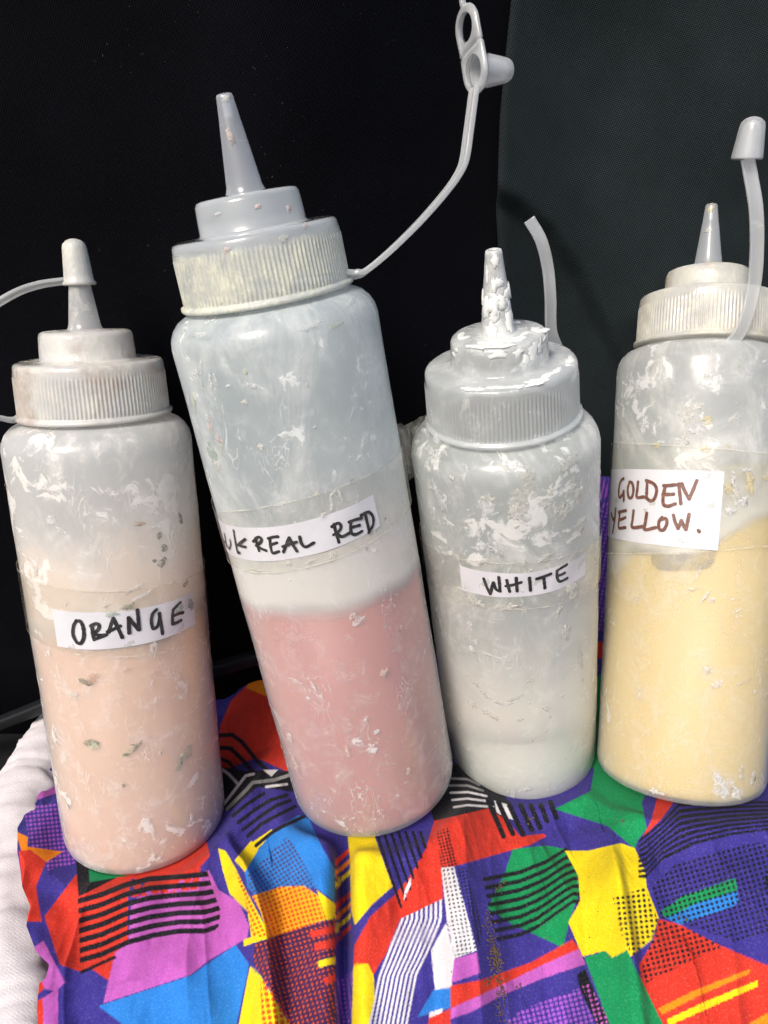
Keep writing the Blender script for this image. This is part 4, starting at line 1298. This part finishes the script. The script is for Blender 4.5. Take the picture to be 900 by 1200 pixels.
for cx, cy, rx, ry, a, c in [(566, 640, 7, 7, 0.3, 'white'), (582, 645, 11, 4, -0.5, 'white'), (573, 767, 10, 3, -0.2, 'white'), (587, 774, 8, 6, -0.2, 'white'), (551, 735, 4, 9, -0.2, 'white'), (558, 752, 4, 4, -0.6, 'white'), (556, 800, 12, 4, -0.6, 'cream'), (570, 815, 8, 3, -0.7, 'cream'), (590, 824, 10, 3, 0.2, 'white'), (604, 818, 9, 3, 0.5, 'cream'), (555, 826, 6, 6, 0, 'cream'), (575, 838, 12, 4, -0.5, 'cream'),
                             (621, 797, 5, 3, 0, 'cream'), (655, 715, 4, 16, -0.45, 'cream'), (664, 740, 6, 12, 0.2, 'cream'), (669, 690, 8, 10, 0.2, 'cream'), (680, 770, 4, 18, 0.1, 'cream'), (594, 710, 14, 5, 0.1, 'cream'), (560, 705, 10, 6, -0.3, 'cream'), (614, 656, 3, 7, 0, 'cream'), (566, 656, 12, 4, 0.1, 'cream'), (640, 650, 12, 3, 0.3, 'cream'), (697, 640, 4, 10, 0, 'cream'), (602, 943 - 12, 3, 9, 0, 'white'), (616, 925, 9, 4, 0.2, 'white'),
                             (500, 505, 7, 5, 0.4, 'white'), (512, 515, 5, 8, 0.2, 'white'), (505, 528, 8, 6, 0, 'white'), (517, 530, 10, 5, 0, 'white'), (510, 540, 9, 4, 0.2, 'white'), (512, 575, 7, 9, 0.2, 'white'), (520, 590, 10, 12, 0.3, 'white'), (530, 560, 4, 4, 0, 'white'), (508, 600, 5, 12, 0.1, 'white'), (525, 612, 9, 5, -0.3, 'white'), (612, 580, 14, 12, 0.2, 'cream'), (620, 562, 8, 14, 0.2, 'cream'), (605, 600, 10, 12, -0.3, 'cream'), (668, 540, 14, 10, 0.4, 'cream'), (676, 575, 9, 16, 0.2, 'cream'), (660, 600, 9, 14, 0, 'cream'), (684, 612, 6, 9, 0, 'cream'), (640, 590, 7, 6, 0, 'cream'), (690, 560, 4, 10, 0, 'white')]:
    g.setdefault(c, []).append(blob(f, cx, cy, rx, ry, a, rng, R + (0.0009 if 640 < cy < 715 else 0.0002), 24, 0.00005, 0.6))
g = merge(g, scatter(f, rng, 60, 0.105, 0.152, 0.0012, ['white', 'cream'], [5, 3], elong=1.2), scatter(f, rng, 22, 0.02, 0.10, 0.0011, ['white', 'cream'], [2, 3], elong=1.6))
flakes('dried_paint', g, b3)
zb = 0.1765 + f.dh + 0.0294
g = {}
nozr = lambda h: 0.00015 + np.interp(h - zb, [-0.001, 0.0, 0.001, 0.0022, 0.0244, 0.027], [0.0066, 0.0064, 0.0057, 0.0053, 0.0027, 0.0025])
for _ in range(17):
    hh = rng.uniform(0.0015, 0.0135); t_ = rng.gauss(0.05, 0.75)
    g.setdefault('thick', []).append(blob_th(t_, zb + hh, rng.uniform(0.0010, 0.0020), rng.uniform(0.0014, 0.0034), rng.uniform(-0.3, 0.3), rng, nozr, 18, rng.uniform(0.0002, 0.0005), 0.45))
for hh, t_, rx, ry in ((0.0235, 0.15, 0.0011, 0.0022), (0.0168, 0.25, 0.0020, 0.0012), (0.0190, -0.75, 0.0005, 0.0030), (0.0160, -0.1, 0.0008, 0.0022)):
    g.setdefault('thick', []).append(blob_th(t_, zb + hh, rx, ry, 0.0, rng, nozr, 18, 0.0003, 0.45))
for _ in range(10):
    cone_flake(f, zb - rng.uniform(0.0004, 0.004), rng.uniform(-1.3, 1.4), rng.uniform(0.0008, 0.0022), rng.uniform(0.0006, 0.0016), 0.0156, 'thick', g)
for hh, t_, rx, ry in ((-0.0045, 0.75, 0.0026, 0.0032), (-0.006, 0.55, 0.0018, 0.0022), (-0.003, 0.95, 0.0018, 0.0026), (-0.0022, -0.05, 0.0030, 0.0012)):
    cone_flake(f, zb + hh, t_, rx, ry, 0.01565, 'thick', g)
flakes('nozzle_paint', g, cap3)
# thick paint lying on the two steps of the cap
def top_blob(x0, y0, rx, ry, ang, z, rng, n=20, th_=0.0003, jag=0.5):
    V, F = [], []
    ph = rng.random() * 50
    for s, e in ((1.0, 0.0), (0.8, 0.8)):
        for i in range(n):
            a = 2 * math.pi * i / n
            q = 1 + jag * (2 * float(vnoise(np.array([ph + 2.4 * math.cos(a)]), np.array([ph + 2.4 * math.sin(a)]), 9)[0]) - 1)
            x, y = rx * q * s * math.cos(a), ry * q * s * math.sin(a)
            V.append((x0 + x * math.cos(ang) - y * math.sin(ang), y0 + x * math.sin(ang) + y * math.cos(ang), z + th_ * e))
    V.append((x0, y0, z + th_))
    for i in range(n):
        j = (i + 1) % n
        F.append((i, j, n + j, n + i)); F.append((n + i, n + j, 2 * n))
    return V, F
g = {'thick': []}
for _ in range(34):
    t_ = rng.gauss(0.1, 1.0); rad = rng.uniform(0.0062, 0.0142)
    g['thick'].append(top_blob(rad * math.cos(t_), rad * math.sin(t_), rng.uniform(0.0008, 0.0022), rng.uniform(0.0012, 0.0034), t_, 0.1765 + f.dh + 0.0294, rng))
for _ in range(26):
    t_ = rng.uniform(-0.5, 1.5); rad = rng.uniform(0.0205, 0.0240)
    g['thick'].append(top_blob(rad * math.cos(t_), rad * math.sin(t_), rng.uniform(0.0006, 0.0014), rng.uniform(0.0012, 0.0030), t_, 0.1765 + f.dh + 0.0193, rng))
flakes('cap_paint', g, cap3)
zc = f.depth(0.1765 + f.dh)
s0 = f.P + f.A * (0.1780 + f.dh) + (-f.X * 0.75 + f.Y * 0.66) * 0.0255
strap(f, b3, [(s0,), (655, 420, zc + 0.016), (646, 388, zc + 0.010), (645, 350, zc + 0.004), (642, 315, zc + 0.0), (634, 282, zc - 0.004), (620, 257, zc - 0.006)], 0.0042, 0.0015, side=(1, 0.25, 0))

# ---- golden yellow
f = FR[3]
LV4 = [(711, 632), (760, 650), (805, 645), (850, 622), (893, 598)]
co = level_plane(3, LV4)
w4 = plastic_wall('golden_bottle_wall', 4.0, (0.87, 0.91, 0.90), 0.48, 0.26, co[0], (co[1], co[2]), 0.62, 0.22, 0.08, 0.165, 0.5, film=(0.90, 0.88, 0.78), film_amt=0.45, dirt=(0.80, 0.80, 0.77), band=0.016, soft=0.0035, haze=0.6, wob=0.035)
c4 = cap_plastic('golden_bottle_cap', 4.4, (0.94, 0.93, 0.88), 0.64, 0.72, (0.74, 0.72, 0.58), stain=(0.76, 0.68, 0.58))
n4 = cap_plastic('golden_bottle_nozzle', 4.9, (0.88, 0.91, 0.92), 0.30, 0.25, bmp=0.03)
p4 = paint_mat('yellow_paint', (0.78, 0.57, 0.20), (0.72, 0.52, 0.17))
b4, cap4, _ = squeeze_bottle(3, 'squeeze bottle of pale yellow paint labelled GOLDEN YELLOW, leaning back beside the white one', w4, c4, n4, p4, LV4, 0.0, 0.0024)
GOLD = Z([(151, 116), (131, 136), (119, 188), (122, 240), (142, 226), (151, 202)], [(151, 202), (152, 232), (152, 264)],
         [(190, 140), (178, 188), (185, 240), (205, 240), (216, 190), (206, 146), (188, 141)], [(246, 140), (241, 190), (238, 240), (282, 238)],
         [(306, 132), (303, 190), (300, 246)], [(298, 130), (345, 150), (366, 190), (352, 248), (326, 264), (300, 246)],
         [(492, 158), (455, 162), (413, 164)], [(424, 165), (410, 225), (410, 284), (440, 299), (487, 284)], [(408, 222), (440, 222), (476, 220)],
         [(511, 153), (517, 215), (524, 282)], [(530, 152), (552, 205), (578, 252)], [(580, 246), (604, 190), (628, 130)],
         [(70, 345), (78, 372), (90, 396)], [(100, 316), (93, 390), (80, 474)],
         [(168, 328), (145, 333), (120, 340)], [(127, 336), (121, 390), (120, 442), (163, 440)], [(122, 391), (142, 384), (163, 374)],
         [(216, 330), (210, 385), (208, 438), (278, 433)], [(302, 344), (294, 400), (290, 452), (360, 440)],
         [(402, 374), (381, 405), (384, 448), (410, 456), (432, 418), (428, 382), (398, 384)],
         [(475, 358), (486, 402), (505, 446)], [(505, 446), (518, 415), (527, 394)], [(527, 394), (540, 424), (556, 452)], [(556, 452), (567, 405), (577, 352)],
         [(637, 458), (640, 462), (643, 466)])
lab4 = add_label(f, b4, [(717, 550), (849, 552.5), (841, 645), (713, 628)], 0, GOLD, (705, 540), 5.625, 4.0, M_brown_ink)
add_tape(f, b4, [(721, 519), (770, 521), (830, 525), (885, 530)], [(711, 649), (770, 648), (830, 646), (885, 640)], -1.9, 1.9)
tab, _, _ = quadfit(f, [(765, 649), (800, 649), (840, 646)]); 
t0, _h = f.cyl(763, 649); t1, _h = f.cyl(840, 646)
wdt = (t1 - t0)
low = lambda t: tab(t) - 0.0062 * (max(0.0, 1 - abs((t - (t0 + t1) / 2) / (wdt / 2)) ** 5)) ** 0.5
tt4 = curved_patch(f, 'tape_tab', low, tab, t0 + 0.002, t1 - 0.002, R + 0.00045, tape_mat('grey_tape_tab', 0.36, (0.42, 0.40, 0.35)), b4, 50, 6)
tt4['label'] = 'greyish rounded end of tape below the label'
rng = random.Random(53)
g = {}
for cx, cy, rx, ry, a, c in [(806, 480, 11, 7, 0.1, 'cream'), (806, 490, 5, 10, -0.1, 'cream'), (816, 478, 8, 4, 0.5, 'cream'), (829, 492, 5, 4, 0.4, 'yellow'), (816, 505, 9, 7, 0, 'white'), (804, 512, 4, 8, 0.2, 'cream'), (747, 455, 5, 12, 0.1, 'white'), (752, 444, 9, 3, 0.4, 'white'), (828, 527, 5, 4, 0, 'yellow'), (877, 566, 6, 12, 0.3, 'yellow'), (852, 572, 5, 7, 0, 'yellow'), (896, 560, 5, 5, 0, 'yellow'), (861, 580, 6, 12, 0.2, 'cream'), (870, 588, 9, 6, 0.4, 'white'), (855, 598, 5, 7, 0, 'white'), (858, 560, 3, 8, 0, 'white'), (872, 551, 8, 3, 0, 'white'),
                             (826, 700, 2, 9, -0.5, 'cream'), (833, 703, 5, 2.5, -0.4, 'white'), (818, 672, 1.6, 8, -0.3, 'white'), (812, 690, 7, 2, 0.2, 'cream'), (747, 702, 3.5, 2.5, 0.4, 'cream'), (828, 785, 6, 4, 0, 'cream'), (841, 802, 6, 4, 0.3, 'white'), (870, 800, 10, 1.5, 0.3, 'cream'), (749, 812, 2, 9, 0.1, 'cream'), (885, 810, 3, 2, 0, 'white'),
                             (844, 925, 9, 12, 0.3, 'white'), (853, 922, 10, 8, 0.2, 'white'), (864, 930, 8, 6, -0.4, 'white'), (840, 912, 4, 6, 0, 'white'), (882, 914, 5, 9, 0, 'white'), (868, 906, 3, 9, 0.1, 'cream'), (767, 927, 6, 3, -0.3, 'white'), (776, 930, 5, 2, 0, 'white'), (838, 908, 2, 7, -0.2, 'white')]:
    g.setdefault(c, []).append(blob(f, cx, cy, rx, ry, a, rng, R + (0.0009 if 515 < cy < 652 else 0.0002), 24, 0.00005, 0.6))
g = merge(g, scatter(f, rng, 24, 0.115, 0.165, 0.0009, ['white', 'cream', 'yellow'], [5, 3, 1], elong=1.3), scatter(f, rng, 20, 0.01, 0.11, 0.0007, ['cream', 'white'], [3, 1]))
flakes('dried_paint', g, b4)
zc = f.depth(0.1765 + f.dh)
zb = 0.1765 + f.dh + 0.0294
g = {}
cone_flake(f, zb + 0.0150, -0.2, 0.0012, 0.0012, 0.0040, 'cream', g)
cone_flake(f, zb + 0.0240, 0.0, 0.0014, 0.0018, 0.0027, 'yellow', g)
cone_flake(f, zb - 0.0100 + 0.0055, -1.2, 0.0012, 0.0016, 0.0157, 'yellow', g)
flakes('nozzle_paint', g, cap4)
s4 = strap(f, b4, [(856, 402, zc - 0.0265), (866, 391, zc - 0.0285), (876, 368, zc - 0.032), (884, 332, zc - 0.036), (887, 290, zc - 0.040), (886, 245, zc - 0.044), (880, 208, zc - 0.046), (876, 186, zc - 0.047)], 0.0047, 0.0015, side=(1, 0, 0.15))
bse = at_depth(875, 187, zc - 0.047); tpp = at_depth(884, 136, zc - 0.052)
cone_cap(f, bse, tpp - bse, float(np.linalg.norm(tpp - bse)), 0.0050, 0.0041, s4, M_strap, lip=0.0001)

# ------------------------------------------------------------------ grit spilt on the cloth
rng = random.Random(71)
V, F = [], []
def grit(px, py, s):
    q = plan(px, py, 0.014)
    for _ in range(3):
        zz = float(cloth_height(np.array([[q[0]]]), np.array([[q[1]]]))[0, 0]); q = plan(px, py, zz)
    b = len(V)
    pts = [(1, 0, 0), (-1, 0, 0), (0, 1, 0), (0, -1, 0), (0, 0, 1), (0, 0, -1)]
    for p in pts:
        k = [s * rng.uniform(0.6, 1.3) for _ in range(3)]
        V.append((q[0] + p[0] * k[0] + rng.uniform(-.3, .3) * s, q[1] + p[1] * k[1] + rng.uniform(-.3, .3) * s, zz + s * 0.5 + p[2] * k[2]))
    for t in ((0, 2, 4), (2, 1, 4), (1, 3, 4), (3, 0, 4), (2, 0, 5), (1, 2, 5), (3, 1, 5), (0, 3, 5)):
        F.append(tuple(b + k for k in t))
trail = [(570, 1070), (576, 1098), (580, 1120), (585, 1140), (588, 1165), (588, 1200)]
tr = catmull(trail, 30)
for p in tr:
    for _ in range(2):
        grit(p[0] + rng.gauss(0, 3.5), p[1] + rng.gauss(0, 3), rng.choice((0.00018, 0.00026, 0.0004)))
for _ in range(70): grit(rng.gauss(580, 4), rng.gauss(1122, 9), rng.choice((0.00025, 0.0004, 0.0005)))
for cx, cy, n in ((586, 1039, 22), (730, 966, 10), (800, 1077, 14), (606, 1155, 8), (623, 960, 20), (570, 1150, 6)):
    for _ in range(n): grit(rng.gauss(cx, 3), rng.gauss(cy, 3), rng.choice((0.0002, 0.0003, 0.00045)))
for _ in range(130): grit(rng.uniform(470, 890), rng.uniform(960, 1195), rng.choice((0.00014, 0.0002, 0.00028)))
gr = mesh_obj('grit', V, F, flat_mat('grit_brown', (0.13, 0.09, 0.06), 0.9, 0.5, 900), None, smooth=False)
tag(gr, 'brown grit and crumbs spilt in a trail over the patterned cloth', 'grit', kind='stuff')
